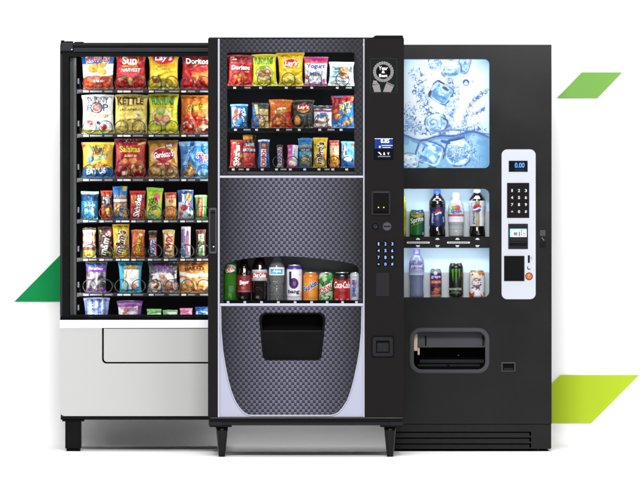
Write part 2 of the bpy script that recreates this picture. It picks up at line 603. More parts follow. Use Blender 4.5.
# ------------------------------------------------------------------ packages
SEED = [100]
def bag(name, cat, label, group, y, x0, x1, yt, yb, art, texts, T=None, seal=0.06, pinch=0.085, tilt=0.0, roll=0.0,
        hw=None, back=None):
    """a pillow pack standing at depth y, its front print given by art and texts; hw/hh: print size in px"""
    SEED[0] += 1
    seed = SEED[0]
    k = S * (CAMD + y) / CAMD
    wpx, hpx = x1 - x0, yb - yt
    w, h = wpx * k, hpx * k
    if T is None: T = min(w, h) * 0.2
    rnd = random.Random(seed)
    ph = rnd.uniform(0, 9)
    if roll == 0: roll = rnd.uniform(-1.3, 1.3)
    flare = rnd.uniform(.0, .05)
    def surf(U, V, sgn):
        vv = np.clip((V - seal) / (1 - 2 * seal), 0, 1)
        prof = np.clip(1 - np.abs(2 * vv - 1) ** 3.2, 0, 1) ** 0.6
        a = 2 * U - 1
        cross = np.clip(1 - np.abs(a) ** 2.6, 0, 1) ** 0.62
        cr = fbm(U * 5 * max(1, w / h) + ph, V * 6, seed + (3 if sgn < 0 else 9), 3) - .5
        rid = np.abs(fbm(U * 3.2 + ph, V * 3.6 + 4, seed + 5, 2) - .5) * 2
        yy = T * prof * cross * (1 + 0.7 * cr - 0.5 * (1 - rid) ** 4)
        ds = np.minimum(np.abs(V - seal), np.abs(V - 1 + seal))
        folds = np.sin(U * (26 if w > .1 else 16) + ph + 3 * fbm(U * 3, V * 2, seed, 1)) * np.exp(-ds / 0.10) * (prof > 0)
        yy = yy + T * 0.2 * folds * cross
        inseal = (prof <= 0)
        yy = np.where(inseal, 0.0006 + 0.0004 * np.sin(V * h * 2600), yy)
        # the flat seals sway a little back and forth
        sway = T * 0.22 * (vn(U * 3 + ph, U * 0, seed + 2) - .5) * np.clip(np.abs(2 * V - 1) - .6, 0, 1) * 2.5
        bow = 0.016 * np.sin(V * 3.1 + ph) * np.sign(a) * np.abs(a)
        X = w * bow + (U - .5) * w * (1 - pinch * prof + flare * (V - .5) + 0.012 * (vn(V * 7, V * 0 + sgn * 0, seed + 8) - .5) * (np.abs(a)))
        Z = V * h * (1 + 0.0) + np.where(V > .98, 0.0012 * np.sin(U * w * 1400), 0) \
            - 0.018 * h * np.abs(a) ** 2 * (V > .5) * np.where(rnd_drop > .5, 1, 0)
        ct, st = math.cos(R(tilt)), math.sin(R(tilt))
        Y = sgn * yy + sway
        Y2 = Y + Z * st
        cr_, sr_ = math.cos(R(roll)), math.sin(R(roll))
        X2 = X * cr_ + Z * sr_; Z2 = -X * sr_ + Z * cr_
        return X2, Y2, Z2 - min(0, -abs(w / 2 * sr_)) * 1.0
    rnd_drop = rnd.random()
    nu = int(max(16, min(84, wpx * 2.1))); nv = int(max(24, min(90, hpx * 2.1)))
    U, V = np.meshgrid(np.linspace(0, 1, nu), np.linspace(0, 1, nv))
    col = paint_aa(U, V, wpx, hpx, art, seed, 1 / nu, 1 / nv)
    X, Y, Z = surf(U, V, -1)
    P = np.stack([X, Y, Z], -1).reshape(-1, 3)
    F = grid_faces(nu, nv)
    cols = [col.reshape(-1, 3)]; Ps = [P]; n = len(P)
    # the back, coarser
    bu, bv = 18, 22
    U2, V2 = np.meshgrid(np.linspace(0, 1, bu), np.linspace(0, 1, bv))
    X, Y, Z = surf(U2, V2, 1)
    Ps.append(np.stack([X, Y, Z], -1).reshape(-1, 3)); F += grid_faces(bu, bv, n, True)
    cols.append(paint(U2, V2, wpx, hpx, art[:1] if art[0][0] == 'f' else [('f', 'b0b0b0')], seed).reshape(-1, 3)); n += bu * bv
    for t in texts:
        for q, f, c_, lift in text_layers(t):
            u = np.clip(t[1] + q[:, 0] / wpx, 0.012, 0.988); v = np.clip(t[2] + q[:, 1] / hpx, 0.01, 0.99)
            X, Y, Z = surf(u, v, -1)
            Ps.append(np.stack([X, Y - 0.0009 * lift - 0.0009, Z], -1)); F += [[n + i for i in ff] for ff in f]
            cols.append(np.tile(hx(c_), (len(q), 1))); n += len(q)
    base = (KX((x0 + x1) / 2, y), y, KZ(yb, y))
    V_ = np.concatenate(Ps) + np.array(base)
    o = color_mesh(name, V_, F, np.concatenate(cols), M['foil'], base)
    tag(o, label, cat, group)
    return o

def round_print(name, y, cx, zb, prof, hpx, art, texts, m, base, parent=None, seg=72, seed=1):
    """a printed surface of revolution; prof: list of (radius px, height px); the print is laid out across the front"""
    k = S * (CAMD + y) / CAMD
    pr = np.array([p[0] for p in prof], float); pz = np.array([p[1] for p in prof], float)
    rmax = pr.max()
    z0, z1 = pz[0], pz[-1]
    nv = int(max(12, (z1 - z0) * 2.2))
    zz = np.unique(np.concatenate([np.linspace(z0, z1, nv), pz]))
    # param along the profile by height
    def rad(z): return np.interp(z, pz, pr)
    th = np.linspace(-math.pi, math.pi, seg + 1)
    TH, ZZ = np.meshgrid(th, zz)
    U = (np.sin(TH) + 1) / 2
    back = np.abs(TH) > math.pi / 2
    V = (ZZ - z0) / (z1 - z0)
    col = paint_aa(U, V, 2 * rmax, z1 - z0, art, seed, 1 / 30, 1 / nv)
    Rr = rad(ZZ) * k
    X = Rr * np.sin(TH); Y = -Rr * np.cos(TH)
    P = np.stack([X, Y, ZZ * k], -1).reshape(-1, 3)
    F = grid_faces(seg + 1, len(zz))
    Ps = [P]; cols = [col.reshape(-1, 3)]; n = len(P)
    for t in texts:
        for q, f, c_, lift in text_layers(t):
            ux = np.clip(2 * (t[1] - .5) + q[:, 0] / rmax, -.975, .975)
            v = np.clip(t[2] + q[:, 1] / (z1 - z0), 0, 1)
            zt = z0 + v * (z1 - z0)
            tt = np.arcsin(ux)
            r2 = rad(zt) * k + 0.0004 + 0.0006 * lift
            Ps.append(np.stack([r2 * np.sin(tt), -r2 * np.cos(tt), zt * k], -1)); F += [[n + i for i in ff] for ff in f]
            cols.append(np.tile(hx(c_), (len(q), 1))); n += len(q)
    V_ = np.concatenate(Ps) + np.array((KX(cx, y), y, zb))
    return color_mesh(name, V_, F, np.concatenate(cols), m, base, parent=parent)

def can(label, group, y, x0, x1, yt, yb, art, texts, top='c9cbd0', name='soda_can', cat='soda can'):
    SEED[0] += 1
    k = S * (CAMD + y) / CAMD
    cx = (x0 + x1) / 2; r = (x1 - x0) / 2; h = yb - yt
    zb = KZ(yb, y)
    base = (KX(cx, y), y, zb)
    prof = [(r * .78, 0), (r * .84, h * .012), (r * .97, h * .05), (r, h * .08), (r, h * .86), (r * .97, h * .90), (r * .86, h * .95), (r * .82, h * .965)]
    o = round_print(name, y, cx, zb, prof, h, art, texts, M['canpaint'], base, seed=SEED[0])
    tag(o, label, cat, group)
    g = G()
    R_ = r * k; H = h * k
    g.lathe([(R_ * .82, H * .963), (R_ * .85, H * .975), (R_ * .85, H * .99), (R_ * .81, H), (R_ * .78, H * .985), (R_ * .70, H * .975), (0.001, H * .975)],
            base[0], base[1], base[2], M['alu'], 40)
    g.build('lid', o, base)
    return o

def bottle(name, cat, label, group, y, x0, x1, yt, yb, body_m, prof, lab=None, cap=None, labmat=None, soft=2):
    """prof: list of (radius fraction, height fraction) of the whole; lab = (v0, v1, art, texts); cap = (v0, hex, r fraction)"""
    SEED[0] += 1
    k = S * (CAMD + y) / CAMD
    cx = (x0 + x1) / 2; r = (x1 - x0) / 2; h = yb - yt
    zb = KZ(yb, y)
    base = (KX(cx, y), y, zb)
    ro = root(name, label, cat, base, group)
    pz = [p[1] for p in prof]; pr = [p[0] for p in prof]
    zs = np.unique(np.concatenate([np.linspace(0, pz[-1], 60), pz]))
    # catmull-ish smoothing of the contour
    rr = np.interp(zs, pz, pr)
    rs = rr.copy()
    for _ in range(soft): rs[1:-1] = (rs[:-2] + 2 * rs[1:-1] + rs[2:]) / 4
    seg = 40
    vs_ = []
    for z, q in zip(zs, rs):
        for a in range(seg):
            t = 2 * math.pi * a / seg
            lob = 1 + (0.045 * math.cos(5 * t) * max(0, 1 - z / .12) if z < .12 else 0)
            vs_.append((base[0] + q * r * k * lob * math.cos(t), base[1] + q * r * k * lob * math.sin(t), base[2] + z * h * k))
    fs = []
    nz = len(zs)
    for i in range(nz - 1):
        for a in range(seg):
            b = (a + 1) % seg
            fs.append((i * seg + a, i * seg + b, (i + 1) * seg + b, (i + 1) * seg + a))
    fs.append(tuple(range(seg))[::-1]); fs.append(tuple((nz - 1) * seg + a for a in range(seg)))
    g = G(); g.add(vs_, fs, body_m, True); g.build('bottle_body', ro)
    if lab:
        v0, v1, art, texts = lab
        n = 12
        lp = [(float(np.interp(v0 + (v1 - v0) * i / n, zs, rs)) * r + 0.16, h * (v0 + (v1 - v0) * i / n)) for i in range(n + 1)]
        round_print('label', y, cx, zb, lp, h, art, texts, labmat or M['paper'], base, parent=ro, seed=SEED[0])
    if cap:
        v0, hc, rf = cap
        g = G(); R_ = r * k * rf; H = h * k
        seg2 = 36
        pts = []
        prof2 = [(R_ * 1.06, v0 * H), (R_ * 1.06, v0 * H + (1 - v0) * H * .2), (R_, v0 * H + (1 - v0) * H * .25), (R_ * .98, H * .992), (R_ * .86, H), (0.001, H)]
        g.lathe(prof2, base[0], base[1], base[2], capmat(hc), seg2)
        # the grip ribs of the cap
        for a in range(24):
            t = 2 * math.pi * a / 24
            x = base[0] + math.cos(t) * R_ * 1.0; yy = base[1] + math.sin(t) * R_ * 1.0
            g.box(x - .0004, x + .0004, yy - .0004, yy + .0004, base[2] + v0 * H + (1 - v0) * H * .28, base[2] + H * .985, capmat(hc))
        g.build('cap', ro)
    return ro
# ================================================================== the setting: one white paper sweep
def sweep():
    prof = [(-9.0, 0.0), (1.64, 0.0)]
    for i in range(1, 9):
        t = R(90 * i / 8)
        prof.append((1.64 + 0.08 * math.sin(t), 0.08 - 0.08 * math.cos(t)))
    prof.append((1.72, 4.6))
    g = G()
    vs_ = [(x, y, z) for y, z in prof for x in (-8, 8)]
    g.add(vs_, [(2 * i, 2 * i + 1, 2 * i + 3, 2 * i + 2) for i in range(len(prof) - 1)], M['sweep'], True)
    o = g.build('studio_backdrop')
    o['kind'] = 'structure'
sweep()

def para(pts, m, label):
    y = 1.712
    g = G()
    P = [(KX(a, y), KZ(b, y)) for a, b in pts]
    g.prism(P, [], y, 1.7165, m)
    cx = sum(p[0] for p in P) / 4; cz = min(p[1] for p in P)
    o = g.build('parallelogram_panel', base=(cx, 1.712, cz))
    tag(o, label, 'wall panel', 'green parallelogram panels on the white backdrop')
para([(14.3, 301.6), (63, 301.6), (112, 252), (63.3, 252)], M['g1'], 'dark green slanted panel on the backdrop, half behind the snack machine with the grey base')
para([(556.8, 98), (597.3, 98), (622, 72.3), (581.8, 72.3)], M['g2'], 'small leaf green slanted panel high on the backdrop, top right')
para([(512, 423), (591, 423), (639, 375), (560.5, 375)], M['g3'], 'large lime green slanted panel low on the backdrop beside the black drinks machine')

# ================================================================== shared builders
_coils = {}
def coil_mesh(r, depth, turns):
    key = (round(r, 4), depth, turns)
    if key in _coils: return _coils[key]
    g = G()
    # front ring, then the helix running back from its foot
    n = 30
    g.tube([(r * math.cos(2 * math.pi * i / n), 0, r + r * math.sin(2 * math.pi * i / n)) for i in range(n)], 0.0021, M['wire'], 5, True)
    pts = []
    m_ = int(turns * 18)
    for i in range(m_ + 1):
        t = -math.pi / 2 + 2 * math.pi * i / 18
        pts.append((r * math.cos(t), 0.002 + depth * i / m_, r + r * math.sin(t)))
    g.tube(pts, 0.0021, M['wire'], 4)
    o = g.build('spiral_coil', base=(0, 0, 0))
    me = o.data
    bpy.data.objects.remove(o)
    _coils[key] = me
    return me

def tray(parent, y, x0, x1, zrow, depth, coils, r, tags, rail_h=3.6, rail_m='rail', yrail=None, dividers=(), start=0.085, plate=True):
    """shelf tray: plate and front rail; coils: list of centre px; zrow: row of the plate's top"""
    yr = yrail if yrail is not None else y
    g = G()
    zt = KZ(zrow, yr)
    g.box(KX(x0, yr), KX(x1, yr), yr + 0.004, yr + depth, zt - 0.004, zt, M['pitch'])
    g.box(KX(x0, yr), KX(x1, yr), yr, yr + 0.004, KZ(zrow + rail_h, yr), zt + 0.001, M[rail_m])
    g.box(KX(x0, yr), KX(x1, yr), yr - 0.0015, yr - 0.0001, KZ(zrow + rail_h, yr) - .001, KZ(zrow + rail_h - .7, yr), M['black_gloss'])
    for d in dividers:
        g.box(KX(d, yr) - .0008, KX(d, yr) + .0008, yr + .012, yr + depth, zt + .0005, zt + .03, M['liner'])
        g.box(KX(d, yr) - .0006, KX(d, yr) + .0006, yr + .006, yr + .012, zt + .0005, zt + .045, M['liner'])
    t = g.build('tray', parent)
    me = coil_mesh(r, 0.36, 5)
    for c in coils:
        o = bpy.data.objects.new('spiral_coil', me)
        C.objects.link(o)
        o.parent = t
        o.location = Vector((KX(c, yr), yr + start - 0.085 + 0.0075, zt + 0.001)) - Vector(parent['base'])
        o['base'] = parent['base']
    for tx, w_, kind in tags:
        g = G()
        zc = KZ(zrow + rail_h * .48, yr)
        g.box(KX(tx, yr), KX(tx + w_, yr), yr - 0.0022, yr - 0.0002, zc - .0040 if kind == 'w' else zc - .0036, zc + .0036, M['tag'] if kind == 'w' else M['tag_dark'])
        if kind == 'w':
            for i in range(3):
                xx = KX(tx + w_ * (.2 + .3 * i), yr)
                g.box(xx, xx + .0022, yr - 0.0026, yr - 0.0023, zc - .0018, zc + .0018, M['rail'])
        g.build('price_tag', t)
    return t

def leg_mesh(g, cx, y, z0, z1, w0, w1, m, foot=True):
    """tapered square leg from floor z0 to z1; w0 bottom, w1 top"""
    prof = [(w0 / 2 * .85, 0), (w0 / 2, .006), (w0 / 2, .012), (w1 / 2, (z1 - z0) * .80), (w1 / 2 * 1.12, z1 - z0)]
    vs_ = []
    nseg = 16
    for r, z in prof:
        for a in range(nseg):
            t = 2 * math.pi * a / nseg
            c, s_ = math.cos(t), math.sin(t)
            q = (abs(c) ** 2.6 + abs(s_) ** 2.6) ** (-1 / 2.6)
            vs_.append((cx + r * q * c, y + r * q * s_, z0 + z))
    fs = []
    for i in range(len(prof) - 1):
        for a in range(nseg):
            b = (a + 1) % nseg
            fs.append((i * nseg + a, i * nseg + b, (i + 1) * nseg + b, (i + 1) * nseg + a))
    fs.append(tuple(range(nseg))[::-1]); fs.append(tuple((len(prof) - 1) * nseg + a for a in range(nseg)))
    g.add(vs_, fs, m, True)

# ================================================================== 1: the snack machine with the grey base (back row, left)
Y1 = 0.80
def machine_snack():
    y = Y1
    X = lambda p: KX(p, y)
    Z = lambda p: KZ(p, y)
    base = (X(146), y + .4, 0)
    r = root('snack_vending_machine', 'snack vending machine with large glass front and plain light grey lower panel, at the left', 'vending machine', base)
    D = 0.78
    # cabinet shell
    g = G()
    g.box(X(60.4), X(62.6), y + .04, y + D, Z(420), Z(45), M['black'])
    g.box(X(229.8), X(232), y + .04, y + D, Z(420), Z(45), M['black'])
    g.box(X(62.6), X(229.8), y + D - .01, y + D - .001, Z(417), Z(48), M['pitch'])
    g.box(X(60.4), X(232), y + .04, y + D, Z(45), Z(42.5), M['black'])
    g.box(X(62.6), X(229.8), y + .04, y + D - .01, Z(420), Z(416), M['black'])
    g.box(X(63), X(69.5), y + .042, y + D - .011, Z(318), Z(50), M['pitch'])
    g.box(X(223), X(229.5), y + .042, y + D - .011, Z(318), Z(50), M['pitch'])
    g.box(X(63), X(229.5), y + .042, y + D - .011, Z(50), Z(46), M['pitch'])
    # mounting flange seen along the top
    g.box(X(74), X(83), y + .05, y + .12, Z(42.5), Z(41.4), M['black'])
    g.build('cabinet', r)
    # door frame around the glass
    g = G()
    outer = rrect(X(60), X(232), Z(316.8), Z(44.2), .006)
    hole = rrect(X(68.6), X(223.5), Z(314.6), Z(56.6), .004)
    g.prism(outer, [hole], y, y + .038, M['black_gloss'])
    g.box(X(60.0), X(62.4), y - .003, y, Z(316), Z(54), M['grey_edge'], .001)
    g.build('door_frame', r)
    g = G()
    g.box(X(73.5), X(232), y - .014, y - .0005, Z(52), Z(47.8), M['grey_edge'], .003)
    g.box(X(73.5), X(232), y - .008, y - .0005, Z(47.2), Z(44.6), M['black_gloss'], .002)
    g.build('top_rail', r)
    g = G()
    g.box(X(60.4), X(73.3), y - .022, y + .045, Z(51.2), Z(43), M['grey_edge'], .004)
    g.box(X(60.8), X(64.5), y - .01, y + .04, Z(43), Z(40.3), M['black_gloss'], .002)
    g.box(X(64.8), X(73), y - .005, y + .04, Z(43), Z(41.2), M['black_gloss'], .002)
    g.disc(X(72), Z(49.6), y - .024, y - .021, .003, M['chrome'])
    g.build('hinge', r)
    g = G()
    g.box(X(68.8), X(223.3), y + .016, y + .021, Z(314.8), Z(56.4), M['glass'])
    g.build('glass_pane', r)
    # the lit side posts that carry the tray hooks
    for a, b, m in ((69.6, 72.7, 'grey_post'), (72.9, 75.7, 'grey_light')):
        g = G()
        yy = .05 if m == 'grey_post' else .058
        g.box(X(a), X(b), y + yy, y + yy + .02, Z(318), Z(57.4), M[m], .001)
        g.build('side_post', r)
    for rr in (81, 123.5, 167, 210, 249, 285, 308):
        g = G()
        g.box(X(77.2), X(78.8), y + .06, y + .07, Z(rr + 2.5), Z(rr - 3), M['black'], .0006)
        g.build('tray_hook', r)
    # lower body panel with the delivery door
    g = G()
    pan = rrect(X(60.2), X(232), Z(416), Z(328), .022, (1, 0, 0, 0))
    d0 = rrect(X(102.3), X(222), Z(363.4), Z(328.0), .018, (1, 1, 0, 0))
    # the slot reaches the panel's top edge, so the panel is built round it
    left = [(X(60.2), Z(328)), (X(60.2), Z(416) + .022)] + rrect(X(60.2), X(232), Z(416), Z(328), .022, (1, 0, 0, 0))[:8]
    g.prism(rrect(X(60.2), X(232), Z(416), Z(363.5), .022, (1, 0, 0, 0)), [], y - .012, y + .03, M['panel'])
    g.prism([(X(60.2), Z(363.5)), (X(102.1), Z(363.5)), (X(102.1), Z(328)), (X(60.2), Z(328))], [], y - .012, y + .03, M['panel'])
    g.prism([(X(222.2), Z(363.5)), (X(232), Z(363.5)), (X(232), Z(328)), (X(222.2), Z(328))], [], y - .012, y + .03, M['panel'])
    # fillet of the cut-out's lower left corner
    n = 8; rr = .020
    cx, cz = X(102.1) + rr, Z(363.5) + rr
    fil = [(X(102.1), Z(363.5))] + [(cx + rr * math.cos(R(270 - 90 * k / n)), cz + rr * math.sin(R(270 - 90 * k / n))) for k in range(n + 1)]
    g.prism(fil[::-1], [], y - .012, y + .03, M['panel'])
    g.build('lower_panel', r)
    g = G()
    g.box(X(61), X(231), y + .031, y + .034, Z(416), Z(328), M['pitch'])
    g.build('slot_backing', r)
    g = G()
    g.prism(rrect(X(103.9), X(220.6), Z(361.9), Z(328.6), .015, (1, 1, 0, 0)), [], y - .012, y + .028, M['panel'])
    g.build('delivery_door', r)
    g = G()
    g.box(X(60), X(232), y - .016, y + .03, Z(327.9), Z(320), M['white'], .003)
    g.build('sill', r)
    g = G()
    g.box(X(60), X(232), y - .001, y + .03, Z(319.8), Z(316.9), M['pitch'])
    g.build('sill_gasket', r)
    g = G()
    g.box(X(60.6), X(232), y - .006, y + .035, Z(419.4), Z(416.1), M['black_gloss'], .002)
    g.build('base_rail', r)
    for cx_, yy, w_ in ((73, y + .05, 16), (221.3, y + .05, 8), (67.5, y + D - .12, 13), (219.0, y + D - .12, 7)):
        g = G()
        wd = w_ * S * 1.027
        x_ = X(cx_)
        g.box(x_ - wd / 2, x_ + wd / 2, yy - wd / 2, yy + wd / 2, 0.012, Z(421), M['black_gloss'], .004)
        g.box(x_ - wd * .68, x_ + wd * .68, yy - wd * .6, yy + wd * .6, Z(421.4), Z(420.1), M['black_gloss'])
        g.disc(x_, .01, yy, yy + .001, .004, M['black_gloss'])
        g.box(x_ - wd * .42, x_ + wd * .42, yy - wd * .42, yy + wd * .42, 0.0, .013, M['pitch'])
        g.build('leg', r)
    # trays
    yt_ = y + .085
    wide = [89.5, 105.7, 121.5, 138.5, 155, 171.5, 187.5, 203.7]
    nar = [89.3, 106, 122, 138.5, 155, 170.5, 187, 203]
    wt = [(83.5, 5, 'w'), (90, 12, 'g'), (104.5, 8, 'g'), (117.5, 5, 'w'), (123.5, 7, 'w'), (133, 10, 'g'), (149, 4.5, 'w'), (155, 9, 'g'), (169, 10, 'g'), (181.5, 4.5, 'w'), (188, 7, 'g'), (200, 9, 'g')]
    ntg = []
    for i, xx in enumerate((83.5, 99.5, 116, 131.5, 148, 164, 180.5, 197)):
        ntg += [(xx, 4.3, 'w'), (xx + 5.4, 7.6, 'g' if i != 2 else 'w')]
    for row, co, tg in ((89.7, wide, wt), (134, wide, wt), (178.3, wide, wt), (219.6, nar, ntg), (258, nar, ntg), (293, wide, wt), (328.5, wide, ())):
        tray(r, yt_, 77, 222, row, .5, co, 6.6 * S * 1.03, tg, dividers=(80, 115, 147.5, 180, 212) if co is wide else (81, 98, 114, 130, 146.5, 163, 179, 195, 211))
    # LED strips inside the door frame, behind the frame's edge
    for xx, tx in ((66.0, 150), (226.0, 120)):
        pass
    return r
snackm = machine_snack()
a1 = area('left_cabinet_led_strip', (KX(76.5, Y1), Y1 + .046, KZ(190, Y1)), (KX(150, Y1), Y1 + .13, KZ(190, Y1)), .012, 1.12, 5.0)
a2 = area('left_cabinet_led_strip_two', (KX(221, Y1), Y1 + .046, KZ(190, Y1)), (KX(140, Y1), Y1 + .13, KZ(190, Y1)), .012, 1.12, 5.0)
a3 = area('left_cabinet_led_top', (KX(146, Y1), Y1 + .035, KZ(57.6, Y1)), (KX(146, Y1), Y1 + .16, KZ(90, Y1)), .64, .012, .7)

# ================================================================== 2: the combo machine (front row, middle)
def machine_combo():
    y = 0.0
    X = lambda p: KX(p, y)
    Z = lambda p: KZ(p, y)
    base = (X(291.2), .38, 0)
    r = root('combo_vending_machine', 'black combination snack and drink vending machine with woven pattern front, standing in the middle', 'vending machine', base)
    D = .76
    g = G()
    g.box(X(208.6), X(213), .03, D, Z(419), Z(39), M['black'])
    g.box(X(399.5), X(403.6), .03, D, Z(419), Z(39), M['black'])
    g.box(X(213), X(399.5), D - .01, D - .001, Z(417), Z(41), M['pitch'])
    g.box(X(208.6), X(403.6), .03, D, Z(39), Z(37.2), M['black_gloss'])
    g.box(X(213), X(399.5), .03, D - .01, Z(419.5), Z(416), M['black'])
    g.box(X(366), X(399.5), .03, D - .01, Z(415.9), Z(39.2), M['pitch'])   # service bay behind the control column
    g.build('cabinet', r)
    # left pillar
    g = G()
    g.box(X(208), X(217.8), -.004, .03, Z(417.4), Z(38.6), M['pillar'], .002)
    pl = g.build('left_pillar', r)
    g = G()
    g.prism(rrect(X(209.2), X(216.6), Z(253.5), Z(207.8), .006), [rrect(X(210.3), X(215.4), Z(251.5), Z(210), .004)], -.009, -.0042, M['bezel'])
    g.box(X(210.3), X(215.4), -.0052, -.0043, Z(251.5), Z(210), M['liner'])
    g.box(X(210.9), X(214.9), -.0105, -.0053, Z(244), Z(213.5), M['black'], .002)
    g.box(X(211.2), X(214.8), -.0112, -.0104, Z(213.2), Z(212), M['pitch'])
    g.disc(X(213.4), Z(246.2), -.012, -.0053, .0065, M['pitch'])
    g.disc(X(213.6), Z(246.6), -.0128, -.0119, .0038, M['chrome'])
    g.build('door_handle', r)
    # control column
    g = G()
    g.box(X(364.6), X(404), -.006, .03, Z(417.4), Z(38.6), M['pillar'], .002)
    g.build('control_column', r)
    # door fascia: carbon plates
    g = G()
    win = rrect(X(227), X(354.4), Z(174.3), Z(52.2), .008)
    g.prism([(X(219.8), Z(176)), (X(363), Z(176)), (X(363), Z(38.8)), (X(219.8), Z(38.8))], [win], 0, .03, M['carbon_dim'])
    g.build('upper_fascia', r)
    g = G()
    arc = [(223.5, 303.2), (223.5, 270), (225.5, 264.5), (235, 260.5), (250, 258), (268, 256.6), (285, 256.2), (302, 256.9), (320, 258.6), (338, 261), (352, 263.5), (357.5, 266), (358.8, 270), (358.8, 303.2)]
    outer = [(219.8, 303.2)] + arc + [(363, 303.2), (363, 178), (219.8, 178)]
    # keep the outline anticlockwise in xz
    pl_ = [(X(a), Z(b)) for a, b in outer]
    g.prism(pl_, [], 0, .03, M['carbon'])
    g.build('middle_fascia', r)
    # lower fascia: lavender corners with the woven U shape standing proud, dispensing mouth through both
    Uc = [(220.6, 306.4), (220.9, 330), (222.6, 350), (224.8, 364), (228.0, 380), (231, 391), (235, 401), (239, 407.5), (243.5, 412.5), (248, 415), (252, 415.4),
          (330, 415.4), (334, 415), (338.5, 412.5), (343, 407.5), (347.3, 401), (351, 391), (354, 380), (357.4, 364), (359.8, 350), (361.6, 330), (362, 306.4)]
    mouth = [(266, 360.2), (262.8, 357), (259.2, 320), (260.4, 314.6), (264.5, 312.6), (320.5, 312.6), (324.4, 314.6), (325.6, 320), (321.5, 357), (318.3, 360.2)]
    mo = [(X(a), Z(b)) for a, b in mouth]
    g = G()
    g.prism([(X(219.9), Z(416.9)), (X(363.1), Z(416.9)), (X(363.1), Z(306.2)), (X(219.9), Z(306.2))], [mo], .001, .03, M['lavender'])
    g.build('lower_fascia', r)
    g = G()
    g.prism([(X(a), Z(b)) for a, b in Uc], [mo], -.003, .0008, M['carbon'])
    g.tube([(X(a), -.003, Z(b)) for a, b in Uc], .0030, M['trim'], 6)
    g.build('curved_insert', r)
    g = G()
    cxm = sum(p[0] for p in mo) / len(mo); czm = sum(p[1] for p in mo) / len(mo)
    small = [(cxm + (a - cxm) * .93, czm + (b - czm) * .93) for a, b in mo]
    g.prism(mo, [small], -.006, .012, M['black_gloss'])
    g.build('mouth_bezel', r)
    g = G()
    g.box(X(258), X(327), .10, .11, Z(362), Z(311), M['pitch'])
    g.box(X(258), X(259.5), .031, .10, Z(362), Z(311), M['pitch']); g.box(X(325.5), X(327), .031, .10, Z(362), Z(311), M['pitch'])
    g.box(X(258), X(327), .031, .10, Z(312), Z(311), M['pitch']); g.box(X(258), X(327), .031, .10, Z(362), Z(361), M['pitch'])
    g.build('delivery_bin', r)
    g = G()
    fl = [(264.8, 358), (261.6, 331), (323.2, 331), (319.6, 358)]
    g.prism([(X(a), Z(b)) for a, b in fl], [], .006, .012, M['black_gloss'])
    g.box(X(261.6), X(323.2), .002, .006, Z(331.6), Z(330.5), M['black'])
    g.build('delivery_flap', r)
    # silver trims
    for a, b, c, d in ((217.9, 219.7, 417, 38.8), (363.2, 364.5, 417, 38.8)):
        g = G(); g.box(X(a), X(b), -.007, .02, Z(c), Z(d), M['trim'], .001); g.build('vertical_trim', r)
    for c, d in ((177.8, 175.7), (306.0, 303.4)):
        g = G(); g.box(X(219.8), X(363), -.007, .03, Z(c), Z(d), M['trim'], .001); g.build('horizontal_trim', r)
    g = G()
    g.box(X(210), X(403.5), -.008, .03, Z(421.6), Z(417.6), M['black_gloss'], .002)
    g.box(X(211), X(402.5), .0, .7, Z(425.4), Z(421.6), M['black'])
    g.build('base_rail', r)
    # windows
    g = G(); g.box(X(226), X(355.4), .014, .018, Z(174.8), Z(51.8), M['glass']); g.build('glass_pane', r)
    # snack compartment
    g = G()
    g.box(X(221), X(361), .46, .47, Z(176), Z(41), M['baylight'])
    g.box(X(220), X(223), .031, .46, Z(176), Z(41), M['baylight']); g.box(X(360), X(363), .031, .46, Z(176), Z(41), M['baylight'])
    g.box(X(223), X(360), .031, .46, Z(43.5), Z(41), M['baylight'])
    g.build('snack_compartment', r)
    # right reveal of the window, a slanted dark strip
    g = G()
    g.prism([(X(354.6), Z(92)), (X(357.6), Z(92)), (X(358), Z(60)), (X(354.8), Z(53))], [], -.0035, -.0005, M['liner'])
    g.build('window_strip', r)
    # drink compartment
    g = G()
    g.box(X(221), X(361.5), .135, .145, Z(305), Z(178), M['drinkback'])
    g.box(X(220), X(222), .031, .135, Z(305), Z(178), M['liner']); g.box(X(361), X(363), .031, .135, Z(305), Z(178), M['liner'])
    g.box(X(222), X(361), .031, .135, Z(305), Z(302.4), M['black'])
    g.build('drink_compartment', r)
    g = G()
    g.box(X(223.6), X(358.8), .004, .03, Z(303.3), Z(300.2), M['pitch'])
    rl = g.build('drink_rail', r)
    for xx in (226.8, 243.5, 260.2, 277, 293.8, 310.3, 325.8, 341.2, 355.2):
        g = G(); g.box(X(xx), X(xx + 2.6), -.002, .0035, Z(303.2), Z(301.2), M['trim']); g.build('price_tag', rl)
    # snack trays
    def tg(l): return [(a, 2.7, 'w') for a in l]
    tray(r, .05, 223.5, 359, 86.3, .38, [237.3, 264, 288.5, 315, 342.5], 6.7 * S, tg([233.5, 259.3, 285, 310.5, 336]) + [(244.5, 6, 'g'), (296, 6, 'g'), (345.8, 6, 'g')], rail_m='black_gloss', rail_h=3.0)
    tray(r, .05, 223.5, 359, 128.3, .38, [239, 258.5, 279, 298, 321, 343.5], 6.7 * S, tg([234.2, 255.3, 276.5, 298, 318.5, 339.8]) + [(243.5, 7, 'g'), (286, 6, 'g'), (327.5, 7, 'g')], rail_m='black_gloss', rail_h=3.0)
    tray(r, .05, 223.5, 359, 167.8, .38, [236.5, 248.5, 263, 278.5, 292.5, 305, 320, 334, 348], 5.6 * S, tg([232, 246.5, 261, 275.2, 289, 303.4, 317.7, 331.5, 345.4]) + [(238.5, 5, 'g'), (280.5, 6, 'g'), (324.5, 5, 'g')], rail_m='black_gloss', rail_h=3.4)
    g = G()
    for a, b in ((227.2, 236.6), (236.8, 275.6), (275.8, 316.0), (316.2, 354.2)):
        g.box(X(a), X(b), .02, .05, Z(174.2), Z(171.7), M['bezel'], .001)
    g.build('chute_lip', r)
    # ------------- controls on the column
    yf = -.006
    g = G()
